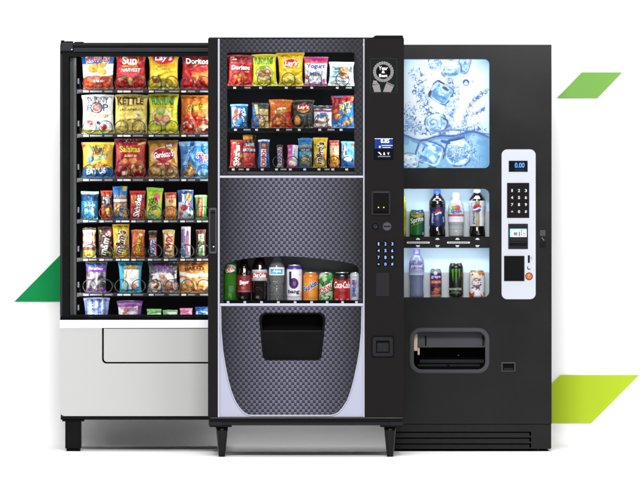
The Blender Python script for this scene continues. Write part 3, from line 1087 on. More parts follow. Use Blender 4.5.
    g.box(X(369.6), X(397.4), yf - .0012, yf - .0001, Z(93.4), Z(58.2), M['ribbon_dark'])
    for a, b, c, d in ((370.0, 397.0, 93.1, 92.8), (370.0, 397.0, 58.8, 58.5)):
        g.box(X(a), X(b), yf - .0016, yf - .0013, Z(c), Z(d), M['teal'])
    for a in (370.0, 396.7):
        g.box(X(a), X(a + .3), yf - .0016, yf - .0013, Z(93.1), Z(58.5), M['teal'])
    c0, z0 = X(383.3), Z(71.8)
    ring = [(c0 + 10.4 * S * math.cos(R(i * 7.5)), z0 + 10.4 * S * math.sin(R(i * 7.5))) for i in range(48)]
    inner = [(c0 + 7.3 * S * math.cos(R(i * 7.5)), z0 + 7.3 * S * math.sin(R(i * 7.5))) for i in range(48)]
    for i in range(24):   # segments of the rosette
        a0, a1 = R(i * 15 + .7), R(i * 15 + 14.3)
        am = (a0 + a1) / 2
        pts = [(c0 + q * S * math.cos(a), z0 + q * S * math.sin(a)) for q, a in ((7.3, a0), (10.1, a0), (10.5, am), (10.1, a1), (7.3, a1), (7.3, am))]
        g.prism(pts, [], yf - .0022, yf - .0013, M['silver'])
    g.disc(c0, z0, yf - .0017, yf - .0013, 7.1 * S, M['pitch'], 40)
    for s_, py, w_, h_ in (('Year', 68.2, 9.0, 3.6), ('&', 71.9, 3.2, 2.6), ('Best', 75.6, 8.2, 3.0)):
        flat_text(g, s_, 383.3, py, w_, h_, M['white'], yf - .0021, 0)
    def pl2(pts): g.prism([(X(a), Z(b)) for a, b in pts][::-1], [], yf - .0022, yf - .0013, M['silver'])
    pl2([(372.2, 85.3), (379.3, 84.2), (381, 91.9), (374.3, 92.1)])
    pl2([(373.2, 80.5), (376.6, 80.8), (377.4, 82.6), (378.9, 84.0), (372.6, 84.6)])
    pl2([(386.2, 83.2), (393.6, 86.6), (391, 92.1), (382.9, 91.9)])
    pl2([(386.8, 81.9), (394.2, 85.3), (393.9, 86.1), (386.4, 82.7)])
    g.build('award_sticker', r)
    g = G()
    g.box(X(373.9), X(393.4), yf - .004, yf - .0001, Z(159.9), Z(138.0), M['black_gloss'], .0015)
    ds = g.build('display', r)
    g = G()
    g.box(X(374.6), X(392.8), yf - .0049, yf - .0041, Z(148.6), Z(138.5), M['lcd_blue'])
    g.box(X(374.6), X(392.8), yf - .0056, yf - .0050, Z(139.0), Z(138.5), M['tag'])
    flat_text(g, '0.85', 385, 141.0, 8.4, 3.8, M['digit'], yf - .0056, 0, bold=.03)
    g.disc(X(379.8), Z(146.9), yf - .0058, yf - .005, .0042, M['digit'], 18)
    g.box(X(381.4), X(392.6), yf - .0056, yf - .005, Z(145.7), Z(145.2), M['tag'])
    g.box(X(382.4), X(390.6), yf - .0056, yf - .005, Z(147.7), Z(147.2), M['tag'])
    g.build('upper_screen', ds)
    g = G()
    g.box(X(374.6), X(392.8), yf - .0049, yf - .0041, Z(159.4), Z(149.6), M['screen'])
    pz = lambda pts: g.prism([(X(a), Z(b)) for a, b in pts][::-1], [], yf - .0056, yf - .005, M['tag'])
    pz([(377.8, 152.0), (379.4, 152.0), (381.8, 154.6), (380.8, 155.1)])
    pz([(383.6, 152.4), (384.6, 152.4), (385.1, 154.9), (383.2, 154.9)])
    pz([(387.2, 152.2), (388.2, 153.2), (389.4, 152.0), (388.6, 154.8), (388.0, 154.8)])
    g.box(X(377.8), X(390.4), yf - .0056, yf - .005, Z(156.9), Z(156.0), M['tag_dark'])
    g.build('lower_screen', ds)
    # bill acceptor
    g = G()
    g.prism(rrect(X(371.2), X(390.6), Z(215.2), Z(190.6), .003), [rrect(X(373.2), X(388.7), Z(213.6), Z(191.8), .002)], yf - .008, yf - .0001, M['black'])
    g.box(X(373.2), X(388.7), yf - .0022, yf - .0001, Z(213.6), Z(191.8), M['black_gloss'])
    g.box(X(374), X(388), yf - .004, yf - .0023, Z(213.2), Z(210.6), M['pitch'])
    g.box(X(373.4), X(388.5), yf - .006, yf - .0023, Z(192.6), Z(191.9), M['bezel'])
    ba = g.build('bill_acceptor', r)
    for xx in (378.5, 383.8):
        g = G(); g.disc(X(xx), Z(207.4), yf - .0036, yf - .0023, .0026, M['led'], 14); g.build('indicator_light', ba)
    # coin slot and coin button
    for xx, slot in ((375.2, False), (387.0, True)):
        g = G()
        g.disc(X(xx), Z(226.4), yf - .004, yf - .0001, 5.0 * S, M['liner'], 36)
        g.disc(X(xx), Z(226.4), yf - .0075, yf - .0041, 4.1 * S, M['bezel'] if slot else M['black_gloss'], 36)
        if slot: g.box(X(xx - 3.4), X(xx + 3.4), yf - .0082, yf - .0076, Z(226.9), Z(225.9), M['pitch'])
        else:
            g.disc(X(xx), Z(226.4), yf - .010, yf - .0076, 2.3 * S, M['liner'], 24)
            g.disc(X(xx + 1.0), Z(227), yf - .0106, yf - .0101, .7 * S, M['bezel'], 10)
        g.build('coin_slot' if slot else 'coin_return_knob', r)
    # lit keypad
    g = G()
    g.box(X(374.6), X(396.2), yf - .0012, yf - .0001, Z(269), Z(240.4), M['pillar'])
    kp = g.build('keypad', r)
    ks = ['1', '2', '3', '4', '5', '6', '7', '8', '9', '*', '0', '#']
    for i, ch in enumerate(ks):
        cx_ = 378.6 + 6.85 * (i % 3); cz_ = 243.9 + 6.75 * (i // 3)
        g = G()
        g.disc(X(cx_), Z(cz_), yf - .0042, yf - .0013, 2.5 * S, M['black_gloss'], 20)
        flat_text(g, ch, cx_, cz_, 1.0 if ch == '1' else 1.9, 2.9 if ch != '*' else 1.6, M['key_blue'], yf - .0048, 0, bold=.03)
        g.build('key', kp)
    g = G()
    g.box(X(375.9), X(389.4), yf - .003, yf - .0001, Z(296.4), Z(272.9), M['black'], .001)
    g.build('card_reader', r)
    g = G()
    z_ = rrect(X(371.2), X(394.2), Z(357.4), Z(335.8), .012)
    zi = rrect(X(376.0), X(389.6), Z(352.8), Z(340.6), .002)
    g.prism(z_, [zi], yf - .005, yf - .0001, M['black_gloss'])
    z2 = rrect(X(372.6), X(392.8), Z(356.1), Z(337.1), .010)
    g.prism(z2, [zi], yf - .0075, yf - .0051, M['black'])
    g.box(X(376.0), X(389.6), yf - .0006, yf - .0001, Z(352.8), Z(340.6), M['pitch'])
    g.box(X(377), X(388.6), yf - .003, yf - .0007, Z(351.8), Z(343.0), M['liner'], .001)
    g.build('coin_return_cup', r)
    # top hinge cover
    g = G()
    hp = [(371.5, 38.4), (375.5, 35.4), (402.6, 35.4), (403.6, 38.4)]
    g.prism([(X(a), Z(b)) for a, b in hp], [], -.006, .10, M['black_gloss'])
    g.build('hinge_cover', r)
    # legs
    for cx_, yy in ((221.7, .035), (390.2, .035), (219.6, .62), (391.9, .62)):
        g = G()
        leg_mesh(g, X(cx_), yy, 0.0, Z(425.4), 7.0 * S, 11.5 * S, M['leg_paint'])
        s_ = -1 if cx_ < 300 else 1
        xa = X(cx_ + s_ * 12.0); xb = X(cx_ - s_ * 10)
        g.box(min(xa, xb), max(xa, xb), yy - .045, yy + .045, Z(427.0), Z(425.6), M['black_gloss'])
        g.box(min(X(cx_ + s_ * 13.0), X(cx_)), max(X(cx_ + s_ * 13.0), X(cx_)), yy - .043, yy + .04, Z(425.5), Z(421.8), M['black'])
        g.build('leg', r)
    return r
combom = machine_combo()
area('middle_cabinet_led_strip', (KX(290, 0), .026, KZ(52.6, 0)), (KX(290, 0), .12, KZ(95, 0)), .56, .01, .5)
area('middle_cabinet_side_led', (KX(223.6, 0), .036, KZ(112, 0)), (KX(290, 0), .09, KZ(112, 0)), .01, .5, 1.1)
area('middle_cabinet_side_led_two', (KX(359, 0), .036, KZ(112, 0)), (KX(290, 0), .09, KZ(112, 0)), .01, .5, 1.1)

# ================================================================== 3: the drinks machine (back row, right)
Y3 = 0.80
def poster_art():
    """printed picture of ice cubes tumbling into water; U, V over the whole poster"""
    x0, x1, yt, yb = 396.0, 489.4, 59.0, 168.0
    nu, nv = 190, 218
    U, V = np.meshgrid(np.linspace(0, 1, nu), np.linspace(0, 1, nv))
    PX = x0 + U * (x1 - x0); PY = yb - V * (yb - yt)
    X = (PX - 398) * 4; Y = (PY - 52) * 4                 # the crop I measured from, 4 units per px
    Cc = np.zeros(U.shape + (3,)); Cc[:] = hx('f3f9fc')
    def mix(mk, c, a=1.0):
        a = np.clip(mk * a, 0, 1)[..., None]
        Cc[:] = Cc * (1 - a) + hx(c) * a
    sm = lambda t: np.clip(t, 0, 1) ** 2 * (3 - 2 * np.clip(t, 0, 1))
    # pale blue towards the edges and corners
    dx = (X - 190) / 190; dy = (Y - 190) / 230
    mix(sm((np.hypot(dx, dy) - .62) / .75), 'a3d2e4', .75)
    mix(sm((X - 285) / 90) * sm((100 - Y) / 110), '78adc0', .7)
    mix(sm((X - 230) / 150) * sm((Y - 300) / 140), '4f93bd', .8)
    mix(sm((70 - X) / 60) * sm((90 - Y) / 110), '9fc9dc', .6)
    wl = 336 + 12 * np.sin((X - 20) / 55) - 6 * np.sin(X / 23 + 1)
    below = sm((Y - wl) / 8)
    mix(below, 'b5dcef', .75)
    mix(below * sm((fbm(X / 34, Y / 26, 3) - .45) * 6), '7bb7dc', .6)
    mix(below * sm((X - 290) / 70), '5a9cc8', .6)
    # splash: many small droplets and crests along streams
    def stream(pts, wd, dens, seed, col='27509e'):
        d = np.full(X.shape, 1e9)
        for (a, b), (c, e) in zip(pts[:-1], pts[1:]):
            L2 = (c - a) ** 2 + (e - b) ** 2
            t = np.clip(((X - a) * (c - a) + (Y - b) * (e - b)) / L2, 0, 1)
            d = np.minimum(d, np.hypot(X - a - t * (c - a), Y - b - t * (e - b)))
        env = np.exp(-(d / wd) ** 2)
        n = fbm(X / 7.5, Y / 7.5, seed, 3); n2 = fbm(X / 4.0, Y / 4.0, seed + 9, 2)
        n3 = fbm(X / 15, Y / 15, seed + 31, 2)
        fil = np.abs(fbm(X / 13, Y / 13, seed + 50, 3) - .5); fil2 = np.abs(fbm(X / 8, Y / 8, seed + 60, 2) - .5)
        mix(sm((env * dens - .12) * 2.2) * sm((n - .40) * 4), 'a9d2ec', .7)
        big = np.abs(fbm(X / 26, Y / 26, seed + 41, 3) - .5)
        mix(sm((.036 - big) * 36) * sm((env * dens - .10) * 4), col, .85)
        mix(sm((.024 - np.abs(big - .055)) * 36) * sm((env * dens - .2) * 4), 'fbfeff', .8)
        mix(sm((.028 - fil) * 42) * sm((env * dens - .24) * 3.5), col, .7)
        mix(sm((env * dens * n3 * 1.7 + n2 - 1.22) * 7), '3f74c0', .8)
        rnd = random.Random(seed)
        for i in range(int(wd * .9)):
            j = rnd.randrange(len(pts) - 1); t = rnd.random()
            cx = pts[j][0] + (pts[j + 1][0] - pts[j][0]) * t + rnd.gauss(0, wd * .8); cy = pts[j][1] + (pts[j + 1][1] - pts[j][1]) * t + rnd.gauss(0, wd * .8)
            r_ = rnd.choice((1.3, 1.6, 2.0, 2.6, 3.6))
            dd = np.hypot(X - cx, Y - cy) / r_
            mix(sm((1.15 - dd) * 3), col, .75)
            if r_ > 2.3: mix(sm((.6 - np.hypot(X - cx, Y - cy - r_ * .3) / r_) * 4), 'eaf5fb', .9)
    stream([(75, 90), (95, 170), (120, 240), (165, 320)], 30, .62, 5, '4a63b0')
    stream([(215, 120), (225, 190), (205, 250), (185, 310)], 24, .7, 11, '3568b4')
    stream([(30, 290), (110, 310), (220, 300), (330, 310)], 26, .6, 15, '2f62b2')
    stream([(262, 285), (285, 225), (312, 185), (352, 154)], 9, .95, 21, '243f8c')
    stream([(262, 285), (300, 250), (345, 225)], 9, .66, 25, '5a86c4')
    stream([(250, 340), (285, 370), (300, 430)], 30, .6, 27, '3a70b8')
    stream([(40, 240), (60, 300)], 34, .55, 29, '4a6cb4')
    def cube(cx, cy, rx, ry, rot, face='b9e0f4', edge='2b62ae', p=4.0, inner='e9f6fd', sd=0):
        a = R(rot)
        qx = ((X - cx) * math.cos(a) + (Y - cy) * math.sin(a)) / rx
        qy = (-(X - cx) * math.sin(a) + (Y - cy) * math.cos(a)) / ry
        wob = 1 + .10 * (fbm(X / 14, Y / 14, sd + 40, 2) - .5)
        d = (np.abs(qx) ** p + np.abs(qy) ** p) ** (1 / p) * wob
        mix(sm((1.03 - d) * 14), face, .93)
        wx = qx + .35 * (fbm(qx * 1.6 + sd, qy * 1.6, sd + 70, 2) - .5); wy = qy + .35 * (fbm(qx * 1.6, qy * 1.6 + sd, sd + 71, 2) - .5)
        ins = sm((.92 - d) * 7)
        # flat facets of different tone, softly bounded
        mix(ins * sm((-wy - .25 + .3 * wx) * 7), 'f4fbff', .75)
        mix(ins * sm((wx - .38 + .2 * wy) * 8), '86c0e2', .75)
        mix(ins * sm((wy - .42 - .25 * wx) * 8), '5fa2d4', .7)
        mix(ins * sm((-wx - .55) * 8), 'd4ecf8', .7)
        nn = fbm(wx * 2.2 + sd, wy * 3.4, sd + 3, 3)
        mix(ins * sm((nn - .56) * 9), inner, .9)
        mix(ins * sm((.40 - nn) * 10), '3f86c6', .6)
        cau = np.abs(fbm(wx * 1.8 + 3, wy * 1.8 + sd, sd + 33, 2) - .5)
        mix(ins * sm((.020 - cau) * 60), 'ffffff', .85)
        ring = np.exp(-((d - .97) / .06) ** 2)
        side = sm((fbm(qx * 1.3 + 5 + sd, qy * 1.3, sd + 8, 2) - .40) * 6)
        mix(ring * (.12 + .8 * side), edge, .85)
        mix(np.exp(-((d - .99) / .03) ** 2) * sm((side - .6) * 4), '102c5c', .6)
        mix(np.exp(-((d - .86) / .04) ** 2) * (1 - side * .7), 'ffffff', .95)
    cube(146, 48, 28, 27, 0, 'dcecf6', '2c58aa', 2.3, sd=1)
    cube(264, 52, 24, 34, 18, 'abd8ee', '4a86c2', 3.6, sd=2)
    cube(212, 68, 42, 36, 0, 'dceefa', '2456a8', 2.4, inner='ffffff', sd=3)
    cube(172, 164, 44, 39, 32, 'a6d8f2', '3b86c4', 5.0, sd=4)
    cube(152, 284, 44, 38, -20, 'cfe6f6', '2a5cae', 2.8, sd=5)
    # a spiral bubble in the third cube
    rr = np.hypot(X - 140, Y - 284); th = np.arctan2(Y - 284, X - 140)
    mix(sm((np.cos(rr / 3.2 - th) - .1) * 3) * np.exp(-(rr / 19) ** 4), '6a9ed4', .8)
    cube(240, 402, 52, 56, 0, 'c7e2f2', '3f78ba', 2.4, inner='f2f9fd', sd=6)
    cube(126, 405, 54, 46, 20, 'a9d9f2', '2f74b8', 4.6, sd=7)
    cube(44, 440, 40, 36, 0, 'e2f0f8', '8cb8da', 2.2, inner='ffffff', sd=8)
    stream([(215, 390), (250, 400), (290, 410)], 26, .66, 33, '4a7cc0')
    # dark glints
    def blot(cx, cy, rx, ry, rot, c='0c1420'):
        a = R(rot)
        qx = ((X - cx) * math.cos(a) + (Y - cy) * math.sin(a)) / rx; qy = (-(X - cx) * math.sin(a) + (Y - cy) * math.cos(a)) / ry
        mix(sm((1.1 - np.hypot(qx, qy)) * 3), c, .97)
    blot(128, 166, 6, 15, 15); blot(136, 463, 20, 5, 0); blot(190, 147, 16, 6, 30, '2a5a92'); blot(174, 122, 18, 3.5, 25, '27406a')
    blot(184, 266, 13, 2.6, 40, '1c2c22'); blot(102, 388, 3, 13, 25, '2456a0'); blot(182, 418, 3, 12, 10, '1d3a60')
    blot(232, 348, 38, 7, -12, '1d55a8'); blot(190, 360, 22, 7, 15, '2f6fbe')
    for cx, cy, r_ in ((272, 122, 13), (65, 160, 9), (86, 176, 5), (64, 92, 5), (300, 118, 3), (322, 260, 3), (58, 262, 5)):
        dd = np.hypot(X - cx, Y - cy) / r_
        mix(sm((1.05 - dd) * 5), 'd8ecf6', .9); mix(sm((1.05 - dd) * 5) * sm((.35 - (Y - cy) / r_) * 2) * sm((dd - .3) * 3), '2a4c96', .95)
        mix(np.exp(-((dd - .92) / .12) ** 2), '4a72b4', .8)
    # the water line
    mix(np.exp(-((Y - wl) / 4.5) ** 2) * (.55 + .45 * vn(X / 30, X * 0, 6)), '1d4f9e', .95)
    mix(np.exp(-((Y - wl - 9) / 5) ** 2) * vn(X / 22, X * 0 + 2, 8), '5e9bd0', .8)
    wl2 = 322 + 10 * np.sin((X + 60) / 60)
    mix(np.exp(-((Y - wl2) / 3.0) ** 2) * sm((X - 110) / 60) * .8, '2f66b2', .8)
    mix(sm(1 - np.minimum(np.minimum(489.4 - PX, PY - yt), yb - PY) / 1.0), 'a8d8ec', .7)
    return U, V, Cc, (x0, x1, yt, yb)

def machine_drinks():
    y = Y3
    X = lambda p: KX(p, y)
    Z = lambda p: KZ(p, y)
    base = (X(470), y + .4, 0)
    r = root('drinks_vending_machine', 'black drinks vending machine with ice cube poster and white control panel, at the right', 'vending machine', base)
    D = .78
    x0, x1 = 390.0, 551.6
    g = G()
    g.box(X(x0), X(x0 + 3), y + .05, y + D, Z(449), Z(46), M['textured'])
    g.box(X(x1 - 3), X(x1), y + .05, y + D, Z(449), Z(46), M['textured'])
    g.box(X(x0 + 3), X(x1 - 3), y + D - .01, y + D - .001, Z(448), Z(46), M['pitch'])
    g.box(X(x0), X(x1), y + .05, y + D, Z(46), Z(44.8), M['textured'])
    g.box(X(x0 + 3), X(x1 - 3), y + .05, y + D - .01, Z(449), Z(446), M['pitch'])
    g.build('cabinet', r)
    # door: one textured sheet with openings
    g = G()
    po = rrect(X(396), X(489.4), Z(168), Z(59), .024, (0, 1, 1, 0))
    w_ = rrect(X(397), X(489.4), Z(297.4), Z(188.8), .028, (0, 1, 1, 0))
    mo = rrect(X(411.0), X(488.2), Z(371.8), Z(329.2), .046)
    g.prism([(X(x0), Z(424)), (X(x1), Z(424)), (X(x1), Z(44.6)), (X(x0), Z(44.6))], [po, w_, mo], y, y + .05, M['textured'])
    g.build('door', r)
    # poster
    U, V, Cc, (px0, px1, pyt, pyb) = poster_art()
    nv, nu = U.shape
    P = np.stack([KX(px0 + U * (px1 - px0), y), np.full(U.shape, y + .006), KZ(pyb - V * (pyb - pyt), y)], -1)
    # round the two right corners by pulling the outline in
    rr = .024
    xr, zt_, zb_ = X(489.4), Z(59), Z(168)
    P = P.reshape(-1, 3)
    for sgn, zc in ((1, zt_ - rr), (-1, zb_ + rr)):
        mk = (P[:, 0] > xr - rr) & ((P[:, 2] - zc) * sgn > 0)
        ax = P[mk, 0] - (xr - rr); az = (P[mk, 2] - zc) * sgn
        m_ = np.maximum(ax, az); h_ = np.hypot(ax, az) + 1e-9
        f = m_ / h_
        P[mk, 0] = (xr - rr) + ax * f; P[mk, 2] = zc + sgn * az * f
    n = len(P)
    po2 = color_mesh('ice_poster', P, grid_faces(nu, nv), np.clip(Cc.reshape(-1, 3) ** 1.5 * np.array([.87, .89, .91]), 0, 1), M['poster'], base, smooth=False, parent=r)
    g = G(); g.box(X(396.5), X(488.6), y + .0075, y + .03, Z(167.5), Z(59.5), M['liner']); g.build('poster_backing', r)
    # display windows
    g = G(); g.box(X(397.2), X(489.2), y + .006, y + .010, Z(297.2), Z(189), M['glass']); g.build('glass_pane', r)
    g = G()
    g.box(X(394), X(491.5), y + .13, y + .14, Z(299), Z(187), M['backlit'])
    g.box(X(392.5), X(394), y + .051, y + .14, Z(299), Z(187), M['backlit']); g.box(X(491.5), X(493), y + .051, y + .14, Z(299), Z(187), M['backlit'])
    g.box(X(394), X(491.5), y + .051, y + .13, Z(187), Z(185.8), M['backlit']); g.box(X(394), X(491.5), y + .051, y + .13, Z(300.5), Z(297.6), M['backlit_low'])
    g.build('display_box', r)
    for a, b, c in ((211, 237, 'u'), (272.5, 297.5, 'l')):
        g = G(); g.box(X(394.2), X(491.3), y + .105, y + .129, Z(b), Z(a), M['backlit_low'], .001); g.build('display_step', r)
    g = G()
    g.box(X(395), X(490.6), y + .012, y + .104, Z(248), Z(236.6), M['black'])
    sh = g.build('display_shelf', r)
    for cx_, a in ((418, 1), (437.5, 0), (457.5, 1), (477.5, 0)):
        for py in (238.9, 246.1):
            g = G()
            g.prism([(X(cx_ + q * 2.2), Z(py + (0.9 if py < 240 else -.9) * t)) for q, t in ((-1, 1), (-.5, -1), (.5, -1), (1, 1))][::(1 if py > 240 else -1)], [], y + .0107, y + .0118, M['tag'])
            g.build('selection_marker', sh)
    for cx_, ww in ((418.3, 11.5), (458.5, 11.5)):
        g = G()
        g.prism(rrect(X(cx_ - ww), X(cx_ + ww), Z(243.5), Z(241.6), .004), [], y + .0106, y + .0118, M['tag'])
        for i in range(11):
            xx = cx_ - ww + 2 + i * (2 * ww - 4) / 10.6
            g.box(X(xx), X(xx + 1.1), y + .0100, y + .0105, Z(242.95), Z(242.15), M['rail'])
        g.build('price_strip', sh)
    # white control panel
    g = G()
    g.prism(rrect(X(501.6), X(535.6), Z(299.2), Z(149.4), .026), [], y - .006, y - .0002, M['cpanel'])
    cp = g.build('control_panel', r)
    yf = y - .006
    g = G()
    g.box(X(508.7), X(527.6), yf - .002, yf - .0001, Z(171.8), Z(160.8), M['screen'])
    flat_text(g, '0.00', 519.6, 165.2, 9.6, 5.0, M['digit_blue'], yf - .0026, y, bold=.0, )
    g.box(X(514.8), X(525.8), yf - .0026, yf - .0021, Z(170.0), Z(169.5), M['rail']); g.box(X(515.6), X(524.2), yf - .0026, yf - .0021, Z(171.1), Z(170.7), M['rail'])
    g.build('display', r)
    g = G()
    g.box(X(507.0), X(529.2), yf - .003, yf - .0001, Z(217.9), Z(182.9), M['pillar'], .001)
    kp = g.build('keypad', r)
    ks = ['1', '2', '3', '4', '5', '6', '7', '8', '9', '*', '0', '#']
    for i, ch in enumerate(ks):
        cx_ = 512.0 + 6.9 * (i % 3); cz_ = 190.6 + 7.0 * (i // 3)
        g = G()
        g.disc(X(cx_), Z(cz_), yf - .0062, yf - .0031, 2.2 * S, M['liner'], 18)
        flat_text(g, ch, cx_, cz_, 0.9 if ch == '1' else 1.9, 2.8 if ch != '*' else 1.4, M['tag'], yf - .0068, y, bold=.02)
        g.build('key', kp)
    g = G()
    g.box(X(508.2), X(527.9), yf - .004, yf - .0001, Z(249), Z(223.8), M['black'], .001)
    cr = g.build('card_reader', r)
    g = G()
    g.box(X(509.9), X(526.6), yf - .0047, yf - .0041, Z(237), Z(228.8), M['tag'])
    g.box(X(509.9), X(526.6), yf - .0053, yf - .0048, Z(230.6), Z(228.8), M['lightblue']); g.box(X(509.9), X(512.4), yf - .0053, yf - .0048, Z(237), Z(230.7), M['lightblue'])
    for a, b, c, d in ((513.6, 517.4, 235.4, 232.2), (518.6, 520.2, 236.2, 231.6), (521, 522, 235.6, 229.5), (523, 525.6, 234, 233.2), (523.4, 526, 236, 235.4)):
        g.box(X(a), X(b), yf - .0053, yf - .0048, Z(c), Z(d), M['tag_dark'])
    g.build('reader_screen', cr)
    g = G()
    g.box(X(510.2), X(526.2), yf - .012, yf - .0041, Z(241.6), Z(239), M['liner'], .002)
    g.box(X(509.8), X(526.8), yf - .010, yf - .0041, Z(245.4), Z(242.0), M['black_gloss'], .002)
    g.build('card_slot', cr)
    g = G()
    g.prism(rrect(X(504), X(524.4), Z(281.0), Z(255.9), .001), [rrect(X(505), X(522.6), Z(280.2), Z(256.9), .001)], yf - .004, yf - .0001, M['pillar'])
    g.box(X(505), X(522.6), yf - .0012, yf - .0001, Z(280.2), Z(256.9), M['black_gloss'])
    g.build('bill_acceptor', r)
    g = G()
    g.box(X(527.8), X(529.8), yf - .003, yf - .0001, Z(262.8), Z(255.3), M['pillar'], .0006)
    g.disc(X(531.6), Z(258), yf - .0012, yf - .0001, .0048, M['bezel'], 16); g.disc(X(531.8), Z(258), yf - .0017, yf - .0013, .0036, M['cpanel'], 16)
    g.build('coin_slot', r)
    g = G()
    g.disc(X(528.9), Z(267.8), yf - .002, yf - .0001, .0085, M['rail'], 20); g.disc(X(529.4), Z(267.2), yf - .0032, yf - .0021, .0072, M['cpanel'], 20)
    g.build('coin_return_knob', r)
    g = G()
    g.disc(X(529), Z(276.3), yf - .0025, yf - .0001, 3.9 * S, M['bezel'], 28)
    vs_ = []
    n = 24
    for j, (q, dz) in enumerate(((2.9, .0026), (2.7, .0052), (2.0, .0068), (1.0, .0076))):
        for k_ in range(n):
            t = -2 * math.pi * k_ / n
            vs_.append((X(529) + q * S * math.cos(t), yf - dz, Z(276.3) + q * S * math.sin(t)))
    fs = [(j * n + k_, j * n + (k_ + 1) % n, (j + 1) * n + (k_ + 1) % n, (j + 1) * n + k_) for j in range(3) for k_ in range(n)] + [tuple(3 * n + k_ for k_ in range(n))]
    g.add(vs_, fs, M['orange'], True)
    g.build('lit_button', r)
    # door lock handle
    g = G()
    g.prism(rrect(X(539.2), X(546.2), Z(247.6), Z(229.4), .002), [], y - .004, y - .0002, M['liner'])
    g.box(X(539.8), X(545.6), y - .010, y - .0041, Z(236.2), Z(230.2), M['bezel'], .0015)
    g.box(X(540), X(545.4), y - .0075, y - .0041, Z(247), Z(241.8), M['pillar'], .001)
    g.disc(X(542.6), Z(239), y - .007, y - .0041, .006, M['pitch'], 18)
    g.prism([(X(541.4), Z(237.6)), (X(542.2), Z(237.6)), (X(544.4), Z(240.4)), (X(543.4), Z(240.4))][::-1], [], y - .0082, y - .0071, M['tag_dark'])
    g.build('door_handle', r)
    # dispensing mouth
    g = G()
    g.prism(rrect(X(409.8), X(489.2), Z(373.2), Z(327.8), .052, n=10), [rrect(X(413.8), X(485.2), Z(369.4), Z(331.8), .036, n=10)], y - .010, y - .0003, M['bezel'])
    g.prism(rrect(X(410.9), X(488.1), Z(372.1), Z(328.9), .048, n=10), [rrect(X(412.9), X(486.1), Z(370.3), Z(330.9), .040, n=10)], y - .014, y - .0101, M['bezel'])
    g.build('mouth_bezel', r)
    g = G()
    g.box(X(408), X(491), y + .16, y + .17, Z(375), Z(326), M['pitch'])
    g.box(X(408), X(411), y + .051, y + .16, Z(375), Z(326), M['pitch']); g.box(X(488.4), X(491), y + .051, y + .16, Z(375), Z(326), M['pitch'])
    g.box(X(411), X(488.4), y + .051, y + .16, Z(375), Z(372), M['black_gloss']); g.box(X(411), X(488.4), y + .051, y + .16, Z(328), Z(326), M['pitch'])
    g.build('delivery_bin', r)
    g = G()
    g.box(X(415), X(486), y + .052, y + .062, Z(347.6), Z(331), M['bezel'])
    g.box(X(425.2), X(426.6), y + .0505, y + .0519, Z(346), Z(336), M['pitch'])
    g.box(X(482.8), X(484), y + .0505, y + .0519, Z(346), Z(336), M['pitch'])
    g.box(X(420), X(484), y + .04, y + .05, Z(363), Z(359.8), M['liner'], .001)
    g.box(X(418), X(480), y + .045, y + .05, Z(366.6), Z(364.6), M['liner'], .001)
    g.disc(X(448.4), Z(366), y + .03, y + .045, .006, M['pitch'])
    g.disc(X(458.6), Z(355.5), y + .045, y + .052, .003, M['bezel'])
    g.build('delivery_flap', r)
    g = G()
    g.box(X(413.9), X(417.6), y + .03, y + .05, Z(351), Z(334), M['tan'], .003)
    g.box(X(417.7), X(419.8), y + .03, y + .05, Z(355), Z(348), M['tan'], .002)
    g.build('flap_hinge', r)
    g = G()
    g.prism(rrect(X(501.4), X(515.4), Z(371.4), Z(362.2), .002), [rrect(X(502.6), X(514.3), Z(370.6), Z(363.4), .001)], y - .003, y - .0002, M['bezel'])
    g.box(X(502.6), X(514.3), y - .0008, y - .0002, Z(370.6), Z(363.4), M['pitch'])
    g.box(X(504), X(513), y - .002, y - .0009, Z(370.2), Z(368), M['liner'])
    g.build('badge_recess', r)
    # kick plate with louvres
    g = G()
    holes = [[(X(395.2), Z(b)), (X(531.2), Z(b)), (X(531.2), Z(a)), (X(395.2), Z(a))] for a, b in ((431.7, 435.6), (437.6, 441.5), (443.4, 447.3))]
    g.prism([(X(x0), Z(449)), (X(x1 - .8), Z(449)), (X(x1 - .8), Z(424.6)), (X(x0), Z(424.6))], holes, y + .003, y + .045, M['textured'])
    g.build('kick_plate', r)
    for a, b in ((433.0, 435.6), (438.9, 441.5), (444.7, 447.3)):
        g = G()
        xa, xb = X(395.2), X(529.4)
        vs_ = [(xa, y + .004, Z(a)), (xb, y + .004, Z(a)), (xb, y + .004, Z(b)), (xa, y + .004, Z(b)), (xa, y + .030, Z(a) + .012), (xb, y + .030, Z(a) + .012)]
        g.add(vs_, [(3, 2, 1, 0), (0, 1, 5, 4)], M['textured'])
        g.build('louvre', r)
    g = G(); g.box(X(393.5), X(548), y + .046, y + .049, Z(448.6), Z(426), M['pitch']); g.build('louvre_backing', r)
    for cx_, yy in ((397, y + .06), (544, y + .06), (397, y + .7), (544, y + .7)):
        g = G(); g.lathe([(.02, 0), (.022, .003), (.022, .007), (.012, .008), (.012, Z(449) - .0005)], X(cx_), yy, 0, M['black_gloss'], 20); g.build('leg', r)
    return r
drinksm = machine_drinks()
for nm, py in (('upper_display_lamp', 189.4), ('lower_display_lamp', 248.6)):
    area(nm, (KX(443, Y3), Y3 + .034, KZ(py, Y3)), (KX(443, Y3), Y3 + .10, KZ(py + 26, Y3)), .40, .018, .5, (.93, .97, 1))
